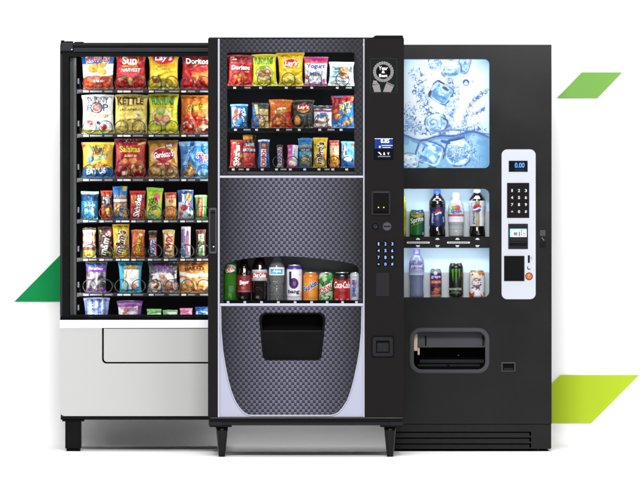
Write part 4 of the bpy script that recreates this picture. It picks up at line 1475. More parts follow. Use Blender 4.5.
# ================================================================== goods in the snack machine (left)
yb_ = Y1 + .085 + .050
GA = 'snacks in the left machine, '
W = 'ffffff'
def A(cat, label, row, *a, **k):
    nm = {'chip bag': 'chip_bag', 'candy bar': 'candy_bar', 'candy bag': 'candy_bag', 'snack bag': 'snack_bag', 'cookie pack': 'cookie_pack', 'snack bar': 'snack_bar', 'gum pack': 'gum_pack'}[cat]
    T = k.pop('T', None)
    return bag(nm, cat, label, GA + row, yb_ + k.pop('dy', 0), *a, T=T, **k)
r1 = 'top shelf'
A('chip bag', 'blue, white and orange-red bag of ridged chips, leftmost on top shelf, left machine', r1, 82, 114.5, 54.5, 89.6,
  [('f', '1f6cb8'), ('b', .36, .70, 'f6f6f4', .05), ('b', .0, .37, 'e0542c', .04), ('n', 0, .62, 1, .74, 4, .5, 'e8f0f8', 3), ('c', .44, .60, 8.5, 4.2, 'e8a53c', 15), ('c', .62, .52, 6, 3.4, 'f0b850', -25), ('c', .30, .64, 4.5, 3, 'eaa848', 40), ('c', .66, .70, 4, 2.4, 'f0b048', 10),
   ('s', .05, .02, .95, .3, 16, 3, 2, ['c8402a', 'e8683a', 'b83a26', 'ec7848'], 4), ('l', .30, .23, .70, .23, 1.0, 'f0a088')],
  [('RUFFLES', .5, .875, 23, 5.8, 'd62a3a', {'bold': .05, 'out': W, 'ow': .06, 'arc': 1.0}), ('Flamin\u2019', .5, .25, 10, 3, 'fbe8e0', {'shear': .2})])
A('chip bag', 'red bag of multigrain chips with white sun lettering, second on top shelf, left machine', r1, 115.3, 146.3, 54.5, 89.6,
  [('f', 'c4262a'), ('g', .5, 'c8282c', 1, 'a81c24'), ('n', 0, 0, 1, 1, 5, .6, 'd8443a', 1), ('s', .0, .0, .42, .30, 9, 3.4, 3, ['b01f22', 'd83c34', 'c02c28'], 5), ('s', .6, .0, 1, .30, 9, 3.4, 3, ['b01f22', 'd83c34', 'e05040'], 6),
   ('o', .56, .86, 6.2, 5.4, .6, 'f2c832'), ('s', .2, .3, .3, .36, 3, 2, 1, ['6aa84a'], 7), ('s', .86, .28, .95, .36, 2, 1.5, 1, ['e8d040'], 8), ('c', .5, .22, 3, 4.4, 'e8b070', 20), ('l', .22, .665, .72, .66, .9, 'f09030')],
  [('Sun', .45, .83, 15, 7.4, W, {'bold': .05}), ('CHIPS', .56, .725, 9, 2.4, W, {'bold': .03}), ('HARVEST', .5, .56, 21, 3.4, 'fbeeee', {'bold': .03, 'shear': .2})])
A('chip bag', 'yellow bag of potato chips with red banner lettering, third on top shelf, left machine', r1, 148, 179.3, 54.5, 89.6,
  [('f', 'f4cb1e'), ('g', .4, 'f6d230', 1, 'f0c020'), ('e', .50, .84, 13, 7.5, 'e8b818'), ('e', .50, .89, 11.6, 6.0, 'd6262c'), ('c', .24, .30, 5, 4.2, '8a5a34', -15), ('s', .35, .03, .98, .32, 12, 4.2, 2.6, ['f8e068', 'f0c838', 'f8e890', 'e8b828'], 9), ('n', 0, .3, 1, .6, 6, .62, 'f8dc50', 2)],
  [('Lay\u2019s', .5, .89, 18, 7.0, W, {'bold': .05, 'shear': .2, 'out': 'a81820', 'ow': .03}), ('Classic', .50, .60, 16, 3.6, 'a88420', {'shear': .1})])
A('chip bag', 'red bag of tortilla chips with white lettering, rightmost on top shelf, left machine', r1, 180.5, 212, 54.5, 89.6,
  [('f', 'cc2228'), ('b', .8, 1, '8c1418', .05), ('n', 0, .55, 1, 1, 6, .6, 'a81a20', 1), ('t', [(.30, .50), (.78, .46), (.50, .10)], 'e8903c'), ('t', [(.62, .46), (.95, .56), (.88, .10)], 'ea8438'), ('p', [(.36, .78), (.52, .62), (.64, .80)], '2a1210'), ('l', .44, .66, .62, .74, .8, 'e87830'),
   ('s', .02, .02, .5, .28, 9, 3, 2, ['a01418', 'd84038', 'f09880'], 3), ('s', .5, .02, 1, .2, 8, 3, 2, ['8c1016', 'c02020'], 4)],
  [('Doritos', .52, .80, 24, 5.2, W, {'bold': .05, 'out': '1a0c0c', 'ow': .07}), ('NACHO', .76, .655, 6, 1.6, 'f0c0b0', {})])
r2 = 'second shelf'
A('chip bag', 'white popcorn bag with dark lettering and red spot, leftmost on second shelf, left machine', r2, 81.7, 114.5, 94.6, 133.8,
  [('f', 'f4f4f2'), ('b', 0, .10, 'b8b828', .02), ('o', .46, .66, 6.0, 5.0, .7, '2c3450'), ('e', .46, .66, 4.6, 3.8, 'd8383c'), ('n', .34, .58, .58, .74, 2, .6, 'f0a8a0', 2), ('e', .24, .25, 3.6, 3.2, 'd83c44'), ('e', .68, .17, 3.6, 3.0, 'd83c44'), ('n', .1, .1, .9, .3, 1.6, .68, 'f4e4e0', 7), ('e', .52, .27, 2.0, 1.8, '30385a'), ('l', .72, .32, .88, .30, .5, '9098b0')],
  [('SKINNY', .50, .855, 22.5, 6.0, '3a4058', {'bold': .02}), ('P', .22, .665, 5, 6.4, '3a4058', {'bold': .03}), ('P', .76, .665, 5.4, 6.8, '3a4058', {'bold': .03}), ('POPCORN', .50, .455, 22, 3.6, 'd6cc2c', {'bold': .04})])
A('chip bag', 'pale yellow chip bag with dark brown lettering, second on second shelf, left machine', r2, 114.2, 147.6, 94.6, 134,
  [('f', 'f0d468'), ('n', 0, 0, 1, 1, 8, .56, 'f4dc7c', 1), ('l', .12, .715, .40, .715, .3, 'b89040'), ('l', .62, .715, .9, .715, .3, 'b89040'), ('r', .66, .44, .78, .50, '4a98c8'), ('r', .66, .44, .70, .47, 'f4f4f4'), ('b', .0, .045, 'c8a040', 0), ('s', .1, .02, .9, .07, 8, 1.4, .7, ['6a4a20', 'a88030'], 4), ('n', .08, .15, .9, .20, 1.4, .62, 'a8863c', 6)],
  [('KETTLE', .47, .83, 27, 6.6, '4a2414', {'bold': .05, 'taper': -.1}), ('BRAND', .5, .715, 8, 1.8, '6a4220', {'bold': .02}), ('JALAPENO', .5, .60, 25, 2.8, '7a5a20', {}), ('CHIPS', .32, .33, 13, 3.4, '8a6a28', {}), ('THIN', .7, .33, 8, 3.4, '8a6a28', {})])
A('chip bag', 'yellow bag of onion rings with green lettering, third on second shelf, left machine', r2, 147.8, 179, 93.6, 133.8,
  [('f', 'e8e030'), ('g', .5, 'ece438', 1, 'd8cc28'), ('e', .44, .42, 11, 9.4, '4a9c78'), ('e', .44, .42, 10.2, 8.6, 'ecc488'), ('c', .34, .42, 5.6, 4.8, 'e8a868', 10), ('c', .60, .36, 5.4, 4.6, 'f0b880', 0), ('o', .34, .42, 4.2, 3.4, .7, 'c07848'), ('o', .60, .36, 4, 3.2, .7, 'c88050'), ('o', .40, .57, 4.4, 3.4, .9, '78b848'), ('o', .40, .57, 2.4, 1.8, .5, '98cc60'), ('l', .2, .655, .82, .655, .8, 'f0a020'), ('n', 0, 0, 1, .16, 4, .55, 'f0ec70', 3)],
  [('FUNYUNS', .48, .80, 24, 6.6, '3fa04a', {'bold': .05, 'out': '1e6c34', 'ow': .03, 'arc': -.8})])
A('chip bag', 'orange and red bag of puffed cheese snacks, rightmost on second shelf, left machine', r2, 180, 212, 95.4, 134,
  [('f', 'ec7a1e'), ('g', .5, 'e8641c', 1, 'f08a28'), ('b', 0, .44, 'd8281c', .06), ('s', .02, .04, .98, .40, 22, 4.2, 2.2, ['d83a1c', 'f06a28', 'c42418', 'f4a070', 'e85828'], 5), ('n', 0, .05, 1, .42, 3.4, .64, 'f8d0b8', 5), ('e', .52, .68, 13, 4.6, 'f09028', 12)],
  [('Cheetos', .52, .695, 21, 6.4, 'f4c838', {'bold': .06, 'out': '241408', 'ow': .08, 'rot': 8, 'shear': .15})])
r3 = 'third shelf'
A('snack bag', 'yellow and blue cracker bag with green banner, leftmost on third shelf, left machine', r3, 81.4, 114.6, 142.4, 178.3,
  [('f', 'f4c62c'), ('g', .5, 'f0a83c', 1, 'f6dc50'), ('p', [(0, .82), (.14, .92), (0, 1)], 'd04040'), ('p', [(.40, .46), (.80, .58), (.84, .69), (.42, .58)], '2f9c4c'), ('e', .26, .53, 4.2, 3.4, '4878b8'), ('b', 0, .29, '2468a8', .05), ('s', .1, .26, .95, .46, 14, 3, 2, ['e8883c', 'f0a850', 'c04830', '58983c'], 3), ('n', 0, 0, 1, .22, 5, .6, '3f80bc', 2)],
  [('Wheat', .49, .82, 15, 5.4, '1f2a50', {'bold': .04}), ('Thins', .49, .71, 13, 4.4, '1f2a50', {'bold': .04}), ('VEGGIE', .62, .575, 12, 2.6, 'f4fae8', {'bold': .03, 'rot': 12}), ('EAT US', .44, .20, 20, 5.4, 'dceaf8', {'bold': .04, 'rot': 4})])
A('snack bag', 'dark red snack bag with yellow lettering and snack chips, second on third shelf, left machine', r3, 114.3, 147.2, 138.6, 178.5,
  [('f', 'a81c22'), ('b', .86, 1, '9a3038', .01), ('p', [(.03, .6), (.97, .62), (.97, .86), (.03, .84)], 'c42028'), ('p', [(.74, .82), (1, .88), (1, .93), (.74, .88)], 'ecd848'), ('b', .0, .28, '98141c', .05), ('c', .30, .42, 4.5, 3.2, 'd8743c', 10), ('c', .58, .44, 5, 3.4, 'e08848', -10), ('c', .80, .38, 4, 3, 'd06c38', 0), ('s', .2, .12, .85, .3, 9, 3.4, 2, ['d8a040', 'a02820', 'e0b868'], 4), ('r', .22, .08, .32, .18, 'f0e8e0'), ('n', .3, .88, .75, .98, 1.5, .62, 'd8b0b0', 3), ('l', .3, .56, .7, .57, .8, 'd8a868')],
  [('Salsitas', .48, .735, 22, 5.8, 'f4d848', {'bold': .05, 'out': '7a1014', 'ow': .05}), ('SALSA', .5, .57, 12, 2.4, 'f0d8a0', {'bold': .02})])
A('snack bag', 'tan and gold snack mix bag with red oval, third on third shelf, left machine', r3, 148, 179, 140.6, 178.3,
  [('f', 'd8a040'), ('g', .6, 'd89c38', 1, 'c08838'), ('n', 0, .8, 1, 1, 4, .52, 'a87030', 2), ('e', .52, .62, 12, 7.6, 'f0e0c0'), ('e', .52, .62, 11.4, 7, 'b8242c'), ('e', .5, .36, 9, 3.4, 'c83838'), ('p', [(.58, .80), (.84, .84), (.84, .92), (.58, .88)], '2c2c2c'), ('s', .02, .02, .98, .32, 22, 3.4, 2.4, ['c88848', 'e8c088', 'a86830', 'f0d8a8', 'b87840'], 5), ('c', .24, .2, 5, 3.6, 'e0b078', 0), ('o', .74, .2, 3.4, 3.4, .8, '9c5c28')],
  [('Gardetto\u2019s', .52, .63, 21, 5.6, W, {'bold': .03, 'shear': .3, 'rot': 6}), ('SNACK MIX', .5, .375, 12, 1.8, 'f8ecd8', {}), ('BIG', .71, .86, 6, 2, W, {'rot': 6})])
A('snack bag', 'blue snack mix bag with red and purple lettering, rightmost on third shelf, left machine', r3, 179.2, 211, 141.4, 178.3,
  [('f', '3a86cc'), ('b', .86, 1, '8cc0e8', .03), ('p', [(.05, 0), (.2, 0), (.48, 1), (.36, 1)], '2a6cb4'), ('n', 0, 0, 1, 1, 7, .6, '5aa0dc', 1), ('t', [(.08, .06), (.32, .48), (.56, .16), (.4, .02)], 'c08848'), ('s', .1, .04, .5, .3, 8, 3, 2, ['d8a860', 'a87030', 'e8c890'], 5), ('p', [(.56, .0), (1, .0), (1, .22), (.66, .26)], '88c0e4')],
  [('Chex', .80, .615, 16, 5.8, 'd83030', {'bold': .06, 'out': W, 'ow': .07, 'shear': .15}), ('MIX', .82, .475, 12, 4.6, '5a48b0', {'bold': .05, 'out': 'd8e4f8', 'ow': .05}), ('TRADITIONAL', .27, .62, 22, 3.4, 'b8dcf4', {'rot': 66, 'bold': .02})])
r4 = 'fourth shelf'
K = dict(seal=.05, T=.020)
A('snack bar', 'blue and silver snack bar, leftmost on fourth shelf, left machine', r4, 80.6, 98.2, 191.6, 219.4,
  [('f', '2c88c0'), ('b', .90, 1, 'b8e4f0', .01), ('b', 0, .06, '68b8d8', 0), ('b', .66, .9, '16406c', .03), ('e', .5, .38, 6, 6.4, '5cacdc'), ('s', .2, .2, .8, .5, 8, 2, 1.6, ['a8d8f0', 'd8ecf8', '3c90d0', 'f0b890'], 3), ('b', .05, .14, '38b0d8', .02)],
  [('Treats', .52, .50, 11, 3.0, 'e8f4fc', {'bold': .03, 'rot': 10})], **K)
A('snack bar', 'orange and dark peanut snack bar, second on fourth shelf, left machine', r4, 101, 113.2, 190.8, 219.4,
  [('f', 'd8501c'), ('b', .90, 1, 'e8482c', .01), ('b', .50, .84, '3a2c38', .05), ('n', .1, .5, .9, .85, 2.2, .55, 'c8c0b8', 3), ('e', .5, .36, 4, 4.6, '5c3420'), ('c', .56, .32, 2.8, 2.4, 'f0c83c', 0), ('b', .04, .14, 'd83c24', .03), ('s', .1, .1, .9, .24, 5, 2, 1.2, ['e89048', 'f4d8b0'], 4)],
  [('NUT', .5, .73, 7.5, 3.2, 'e8e4e0', {'bold': .04})], **K)
A('snack bag', 'tall blue bag of peanuts with yellow strip, third on fourth shelf, left machine', r4, 112.8, 128.2, 186.4, 219.4,
  [('f', '2a7cc8'), ('r', .66, .86, .94, 1, 'f0c828'), ('b', .50, .64, 'b04a24', .0), ('b', .53, .61, 'f0e0d8', 0), ('b', .06, .48, '2c70b8', .02), ('s', .12, .06, .9, .46, 24, 2.2, 1.7, ['d8a060', 'e8bc80', 'c08040', 'f0d0a0', 'e8c830'], 4)],
  [('PLANTERS', .5, .695, 12.6, 2.6, 'f4cc28', {'bold': .04})], **K)
A('candy bag', 'red bag of fruit candies with white sideways lettering, fourth on fourth shelf, left machine', r4, 129.4, 145.6, 190.8, 219.6,
  [('f', 'd01c20'), ('s', .12, .1, .95, .85, 26, 1.5, 1.3, ['e8c828', '48a840', 'e87820', '7040a0', 'f04848', 'b81418'], 3)],
  [('Skittles', .5, .48, 22, 6.2, W, {'rot': 82, 'bold': .05, 'out': 'b01018', 'ow': .05})], T=.018, seal=.06)
A('candy bag', 'lime green and yellow sour candy bag leaning right, fifth on fourth shelf, left machine', r4, 144.8, 162, 188.2, 219.4,
  [('f', 'b8dc30'), ('b', .88, 1, '98d028', .02), ('b', .05, .3, 'ecec58', .04), ('e', .66, .70, 4, 4.2, 'e86878'), ('e', .68, .60, 2.4, 2.6, 'f090a0'), ('e', .5, .28, 6.6, 5.4, 'f0ec60'), ('b', 0, .06, '68b030', .02), ('e', .4, .12, 2, 1.4, '58b8e0')],
  [('SOUR', .44, .60, 10, 4, '20401c', {'bold': .05, 'rot': 12}), ('PATCH', .44, .46, 10.6, 3.6, '20401c', {'bold': .05, 'rot': 12}), ('KIDS', .46, .335, 8, 3.4, '2c5c20', {'bold': .05, 'rot': 12})], roll=3, T=.018, seal=.08)
A('snack bar', 'orange and cream cracker pack, sixth on fourth shelf, left machine', r4, 165, 176.8, 192.6, 219.4,
  [('f', 'e8823c'), ('b', .80, .98, 'd8442c', 0), ('b', .50, .78, 'f4c890', 0), ('b', .06, .48, 'ee8a3c', 0), ('e', .5, .68, 2, 1.6, 'c86838'), ('n', .1, .08, .9, .46, 3, .5, 'f4a050', 2), ('r', 0, 0, .08, 1, 'f0c8a0')],
  [('CRACKER', .52, .86, 9, 1.8, 'fcece0', {'bold': .02})], **K)
A('candy bag', 'blue and white candy bag with red fruit drops, seventh on fourth shelf, left machine', r4, 177.8, 194, 190, 219.4,
  [('f', 'e8eef8'), ('b', .88, 1, '2c5cb8', .03), ('r', 0, .6, .26, 1, '2454a8'), ('r', .78, .3, 1, .96, '3060b0'), ('e', .72, .76, 3, 4, 'f0b838'), ('e', .40, .40, 4.2, 3.2, 'd83848'), ('e', .8, .34, 1.6, 1.8, '3c90d8'), ('e', .22, .2, 2, 2, 'e06838'), ('e', .74, .14, 2, 1.6, '48b058'), ('b', 0, .05, '6848a0', .02), ('e', .8, .52, 1.6, 1.8, 'e05060')],
  [('Gummies', .46, .74, 12, 3.4, '3058b0', {'rot': 86, 'bold': .03})], T=.018)
A('gum pack', 'green pack with red panel, rightmost on fourth shelf, left machine', r4, 195.2, 207.4, 195, 219.4,
  [('f', '68c848'), ('b', .93, 1, 'd0f0c8', 0), ('r', .20, .08, .64, .88, 'd83c28'), ('r', .64, .08, .72, .88, 'f4f0e0'), ('r', .88, .0, 1, 1, '48a838')],
  [('TORRONE', .42, .48, 17, 2.8, 'f8d8a0', {'rot': 90, 'bold': .03})], T=.012, seal=.04)
r5 = 'fifth shelf'
A('cookie pack', 'pale yellow cookie pack with pink stripes, leftmost on fifth shelf, left machine', r5, 82.4, 96, 227.8, 257.8,
  [('f', 'f4e88c'), ('b', .94, 1, '3c3430', .0), ('b', .72, .82, 'e07080', .01), ('b', .46, .56, 'e0687c', .01), ('b', .34, .46, 'f0d8c0', .0), ('b', .24, .36, '9c6850', .02), ('b', .86, .93, 'fcfcf0', 0), ('b', .06, .2, 'f0dc58', .01), ('n', 0, .56, 1, .72, 2, .55, 'f8f4c0', 3)],
  [('GRANDMA\u2019S', .5, .77, 11, 2.2, 'fcecec', {'bold': .02}), ('COOKIES', .5, .51, 10.4, 2, 'fce8ec', {'bold': .02})], **K)
CND = ['d83028', '3c70c8', 'e8c828', '48a048', 'e87828']
A('candy bag', 'dark brown bag of chocolate candies with white sideways lettering, second on fifth shelf, left machine', r5, 98, 112.6, 226.6, 257.8,
  [('f', '48241c'), ('e', .76, .80, 3.6, 3.6, 'd02830'), ('s', .2, .04, .95, .55, 12, 1.3, 1.2, CND, 3), ('s', .1, .7, .4, .95, 4, 1.2, 1.1, CND, 4)],
  [('m&m\u2019s', .46, .45, 22, 8, 'f4ece8', {'rot': 76, 'bold': .03}), ('9', .76, .80, 3, 3.6, W, {'bold': .05})], T=.018, seal=.05)
A('candy bag', 'tall yellow bag of peanut candies with white sideways lettering, third on fifth shelf, left machine', r5, 113, 130, 224.4, 258,
  [('f', 'f0b818'), ('g', .5, 'f0b818', 1, 'f4c830'), ('e', .66, .78, 2.8, 3.0, 'f8dc60'), ('s', .1, .1, .95, .6, 10, 1.4, 1.3, CND, 5), ('s', .6, .3, .95, .5, 4, 2, 1.6, ['d89840', 'c07828'], 6)],
  [('m&m\u2019s', .44, .48, 23, 8.4, '582818', {'rot': 78, 'bold': .08, 'out': 'f8f0e0', 'ow': .07})], T=.019, seal=.05)
A('candy bar', 'bright orange peanut butter candy pack with yellow lettering, fourth on fifth shelf, left machine', r5, 131, 145.2, 229.6, 257.8,
  [('f', 'e8702c'), ('b', .9, 1, 'f09848', .02), ('r', 0, .5, .3, .96, 'd85c4c'), ('r', .62, .2, .8, .7, 'a86020'), ('e', .7, .82, 2, 1.4, 'f8e8d8')],
  [('Reese\u2019s', .46, .45, 19, 6, 'f8d030', {'rot': 84, 'bold': .05, 'shear': .15, 'out': '6a3018', 'ow': .04})], T=.016, seal=.05)
A('candy bar', 'slim dark brown candy bar with blue lettering, fifth on fifth shelf, left machine', r5, 148.8, 157.4, 230.6, 257.8,
  [('f', '4a2820'), ('r', .2, .06, .9, .66, 'f0e8ec'), ('r', .84, .06, 1, .6, 'd04038'), ('b', .66, .74, 'c08060', .02), ('b', .93, 1, '887068', 0)],
  [('SNICKERS', .54, .36, 15, 4.2, '3448a8', {'rot': 84, 'bold': .06, 'shear': .2})], **K)
A('candy bar', 'gold candy bar with red sideways lettering, sixth on fifth shelf, left machine', r5, 162.6, 174.6, 229.6, 257.8,
  [('f', 'd8b04c'), ('b', .86, 1, 'ecd080', .03), ('r', .14, .08, .84, .84, 'f4e0c8'), ('r', 0, 0, .12, .9, 'a87828'), ('e', .7, .24, 1.6, 1.4, '88a838'), ('b', .02, .12, 'e8b0a0', .02)],
  [('TWIX', .5, .50, 19, 6.4, 'd82c30', {'rot': 80, 'bold': .07, 'shear': .2})], **K)
A('candy bar', 'slim white and purple candy bar, seventh on fifth shelf, left machine', r5, 181, 190.6, 226.6, 257.8,
  [('f', 'e8e8f4'), ('r', .06, .48, .42, .92, '7048b0'), ('r', .5, .36, .86, .86, 'e06060'), ('b', .93, 1, 'f4f0f8', 0), ('r', .1, .08, .5, .46, '5890d8'), ('r', .5, .1, .8, .34, 'f0a8a0'), ('r', .56, .5, .7, .8, '5078c8'), ('e', .3, .06, 2, 1.2, '68c060')],
  [('3 MUSKETEERS', .30, .60, 21, 2.6, 'e8d8f8', {'rot': 88, 'bold': .04})], **K)
A('candy bar', 'brown and pale green candy bar, rightmost on fifth shelf, left machine', r5, 196, 206.4, 229.6, 257.8,
  [('f', '68382c'), ('r', .22, .06, .82, .84, 'e8f0d8'), ('b', .86, 1, '8c5848', .02), ('b', .46, .58, '683028', .03), ('e', .4, .08, 2, 1.2, '70b848')],
  [('MILKY WAY', .54, .45, 20, 4.2, '58a850', {'rot': 84, 'bold': .06})], **K)
r6 = 'sixth shelf'
A('snack bag', 'purple, blue and clear bag of dark nuts, leftmost on sixth shelf, left machine', r6, 85.4, 106.6, 261.4, 292.8,
  [('f', '8c8890'), ('b', .84, .93, '2c80c8', .01), ('b', .93, 1, '70402c', .01), ('b', .66, .84, '8038a8', .01), ('s', .05, .08, .95, .62, 26, 2.6, 2.2, ['5c5058', 'c8c8cc', '443c44', 'a8a0a0', '7c7078'], 3), ('b', 0, .07, '9858b8', .02), ('e', .94, .12, 3, 1.8, '8838b0'), ('l', .5, .1, .54, .62, 1.0, 'e0d8d8')],
  [('Pistachios', .48, .775, 15, 2.8, 'ecdcf8', {'bold': .02, 'shear': .15})], T=.022)
A('cookie pack', 'cyan cookie bag with white panel, second on sixth shelf, left machine', r6, 118.8, 142.4, 261.6, 292.8,
  [('f', '38b4d8'), ('b', .88, 1, '2c98b8', .02), ('e', .55, .80, 8, 2.6, 'f0b040'), ('r', .22, .12, .88, .74, 'fcf8f4'), ('e', .24, .22, 4, 4, '78d0e8'), ('e', .86, .1, 4, 3, '48b8dc'), ('c', .66, .20, 3.6, 2.8, 'e89878', 0), ('l', .22, .1, .34, .7, .7, 'e8b050'), ('e', .55, .46, .7, .5, 'e89878')],
  [('Famous Cookies', .54, .80, 18, 2.6, '285890', {'bold': .02})], T=.022)
A('cookie pack', 'dark grey and white animal cracker bag with purple lettering, third on sixth shelf, left machine', r6, 147.2, 178.6, 262, 292.8,
  [('f', '4c4a50'), ('e', .5, .46, 12, 7.6, 'f4ecec'), ('b', .0, .34, 'b8a8a0', .05), ('e', .28, .22, 6, 5, 'f8f0d8'), ('s', .14, .1, .38, .4, 12, 1.8, 1.4, ['a83030', 'e8b860', '784038', 'e87850'], 3), ('s', .55, .1, .9, .45, 14, 2.8, 1.7, ['f0a880', 'e08868', 'f8d8c8', 'c87858'], 4), ('n', 0, 0, 1, 1, 3, .66, 'dcd0cc', 5), ('c', .46, .52, 3.4, 2, 'e8a870', 0)],
  [('ANIMAL', .5, .87, 19, 4.4, '9860b8', {'bold': .06, 'out': '382048', 'ow': .05, 'arc': 1.5}), ('CRACKERS', .5, .72, 20, 3.6, '8c58a8', {'bold': .05, 'out': 'e0d0e8', 'ow': .04, 'arc': 1.2})], T=.026)
A('chip bag', 'orange bag of baked chips with dark lettering, rightmost on sixth shelf, left machine', r6, 177.8, 210, 261, 292.8,
  [('f', 'e0903c'), ('b', .93, 1, 'b8601c', .01), ('b', .52, .64, 'f4ece0', .05), ('b', 0, .44, 'e89444', .04), ('c', .26, .26, 6.5, 6, 'f0b878', 0), ('e', .80, .28, 6.5, 6, 'f4e8d8'), ('c', .78, .34, 4, 3.2, 'f0b068', 0), ('e', .1, .4, 3, 3, 'f8f0e4'), ('n', 0, 0, 1, .3, 4, .6, 'f0a858', 3)],
  [('BAKED', .52, .77, 20, 4.2, '4a2814', {'bold': .03}), ('Oven', .56, .89, 10, 2.2, 'a02c40', {'bold': .02})], T=.026)
r7 = 'bottom shelf'
A('snack bag', 'pale blue and violet striped packet, leftmost on bottom shelf, left machine', r7, 84, 109.4, 297.4, 328,
  [('f', '7c90d8'), ('n', 0, 0, 1, 1, 4, .5, 'a8b8ec', 2)] + [('r', .06 + .13 * i, 0, .10 + .13 * i, .95, c) for i, c in enumerate(['5870c8', 'b8c8f0', '4c60b8', 'c8d4f4', '6078c8', 'e0e4f8', '6c84d0'])] + [('b', .93, 1, 'c0c8e8', .01)],
  [('MINT', .28, .6, 14, 3.8, 'eef0fc', {'rot': 90, 'bold': .04})], T=.022)
A('snack bag', 'purple and white candy packet with ruffled top, second on bottom shelf, left machine', r7, 117.8, 142.4, 300.6, 328,
  [('f', 'ecdce8'), ('b', .78, 1, '8840a0', .04), ('b', .84, .92, 'b878c0', .03), ('n', 0, .3, 1, .78, 3.4, .5, 'c8a0b8', 2), ('c', .36, .66, 2.8, 2.4, 'e87058', 0), ('s', .2, .3, .9, .56, 10, 3, 2, ['e8b890', 'f8e8d8', 'b07898', 'f0c8b0'], 3), ('r', .86, .3, 1, .8, '7c3c98')],
  [('TREAT', .56, .66, 11, 2.8, 'b078b8', {'bold': .04})], T=.022)
for x0_, x1_, yt2, c1, c2, c3, lb in ((146.8, 161.2, 309, '68c848', 'ecf4e4', 'a8e098', 'bright green gum pack, third on bottom shelf, left machine'), (162.8, 177.4, 310, 'e8f4e0', '58a868', '88c888', 'white and pale green gum pack, fourth on bottom shelf, left machine'),
                         (179.8, 192.6, 308.2, 'f0609c', 'fcdce8', 'f8a0c4', 'pink and white gum pack, fifth on bottom shelf, left machine'), (195, 208.6, 307, '2c74d8', 'b8d8f4', '184a98', 'blue gum pack, rightmost on bottom shelf, left machine')):
    A('gum pack', lb, r7, x0_, x1_, yt2, 328, [('f', c1), ('b', .9, 1, c3, .01), ('b', .62, .78, c2, .04), ('r', .1, .2, .9, .6, c2), ('e', .6, .5, 3, 3, c3), ('n', 0, 0, 1, 1, 3, .66, c3, 3)],
      [('Gum', .5, .70, 8, 2.8, c1 if c2 != '58a868' else '2c6c3c', {'bold': .04})], T=.013, seal=.04, dy=.0)

# ================================================================== goods in the middle machine
GB = 'snacks in the middle machine, '
def B(cat, label, row, *a, **k):
    nm = {'chip bag': 'chip_bag', 'candy bar': 'candy_bar', 'candy bag': 'candy_bag', 'snack bag': 'snack_bag', 'cookie pack': 'cookie_pack', 'snack bar': 'snack_bar'}[cat]
    if cat == 'chip bag': k.setdefault('pinch', .13)
    return bag(nm, cat, label, GB + row,   .05 + .048, *a, **k)
r1 = 'top shelf'
B('chip bag', 'dark red bag of triangle tortilla chips, leftmost on top shelf, middle machine', r1, 227.2, 253.6, 55.2, 86.2,
  [('f', 'bc1e1e'), ('b', .76, 1, '841012', .06), ('n', 0, .5, 1, 1, 5, .6, '8c1414', 1), ('b', 0, .30, 'd0281e', .06), ('t', [(.22, .34), (.56, .40), (.44, .10)], 'e8903c'), ('t', [(.54, .34), (.80, .30), (.60, .08)], 'e07c30'), ('p', [(.36, .66), (.46, .50), (.58, .66)], '30100c'), ('n', .1, .84, .35, .94, 1.2, .5, 'd8c0c0', 3), ('s', .0, .0, 1, .1, 10, 2, 1, ['e06040', 'a81c1c', 'f0b098'], 3)],
  [('Doritos', .50, .60, 19.5, 4.2, W, {'bold': .05, 'out': '180808', 'ow': .08}), ('NACHO', .76, .465, 5, 1.5, 'f0b8a8', {})], roll=1)
B('chip bag', 'yellow bag of onion rings with green lettering, second on top shelf, middle machine', r1, 252, 277.6, 54.2, 86.4,
  [('f', 'e8e01c'), ('g', .5, 'ece424', 1, 'e8d828'), ('e', .50, .40, 9.4, 7.8, '488c9c'), ('e', .50, .40, 8.7, 7.1, 'e8c890'), ('c', .40, .40, 5, 4.2, 'd8a468', 0), ('c', .62, .42, 4.6, 4, 'e0b078', 0), ('o', .40, .38, 3.4, 2.8, .7, 'a86838'), ('o', .62, .42, 3.2, 2.8, .7, 'b07840'), ('e', .42, .58, 4, 1.8, '68a838'), ('n', 0, 0, 1, .15, 4, .5, 'f4f078', 3)],
  [('FUNYUNS', .48, .78, 20, 6.2, '3c9c30', {'bold': .05, 'out': '1c5c20', 'ow': .03, 'arc': -.8})])
B('chip bag', 'yellow bag of potato chips with red oval banner, middle of the top shelf, middle machine', r1, 277.6, 304.6, 53, 86.4,
  [('f', 'f4cc10'), ('g', .5, 'f4cc10', 1, 'f0c010'), ('e', .52, .66, 9.2, 5.6, 'f8f0b0'), ('e', .52, .665, 8.4, 4.8, 'd02428'), ('e', .56, .56, 6, 1.6, 'f0b820'), ('c', .34, .22, 5, 3.8, 'f0d858', 15), ('c', .62, .22, 5, 3.4, 'f4e080', -15), ('n', 0, 0, 1, .35, 4, .56, 'f8e468', 2), ('n', .1, .86, .35, .94, 1.1, .5, 'b89010', 3)],
  [('Lay\u2019s', .52, .665, 14, 5.6, W, {'bold': .05, 'shear': .2})])
B('candy bag', 'pink and white candy bag with purple lettering, fourth on top shelf, middle machine', r1, 303.8, 327.6, 57, 86.2,
  [('f', 'dcdce8'), ('b', .80, 1, 'c82c80', .01), ('e', .22, .90, 2.6, 2, 'e04850'), ('b', .77, .81, 'e8a050', .01), ('e', .5, .4, 8.4, 6.6, 'e8f0f4'), ('s', .3, .16, .75, .5, 12, 2.4, 2, ['d8e4e8', 'c0d0d8', 'f4f8f8'], 3), ('e', .10, .3, 2.4, 2.2, 'd84048'), ('e', .9, .2, 2, 1.8, 'd83848'), ('b', 0, .07, 'c82c80', .01), ('n', 0, .1, 1, .7, 3, .66, 'a8a8d0', 5)],
  [('Yogurt', .5, .665, 19, 5.4, '40489c', {'bold': .05}), ('Mini', .46, .42, 10, 4.0, '5868a8', {'bold': .02, 'rot': 6})])
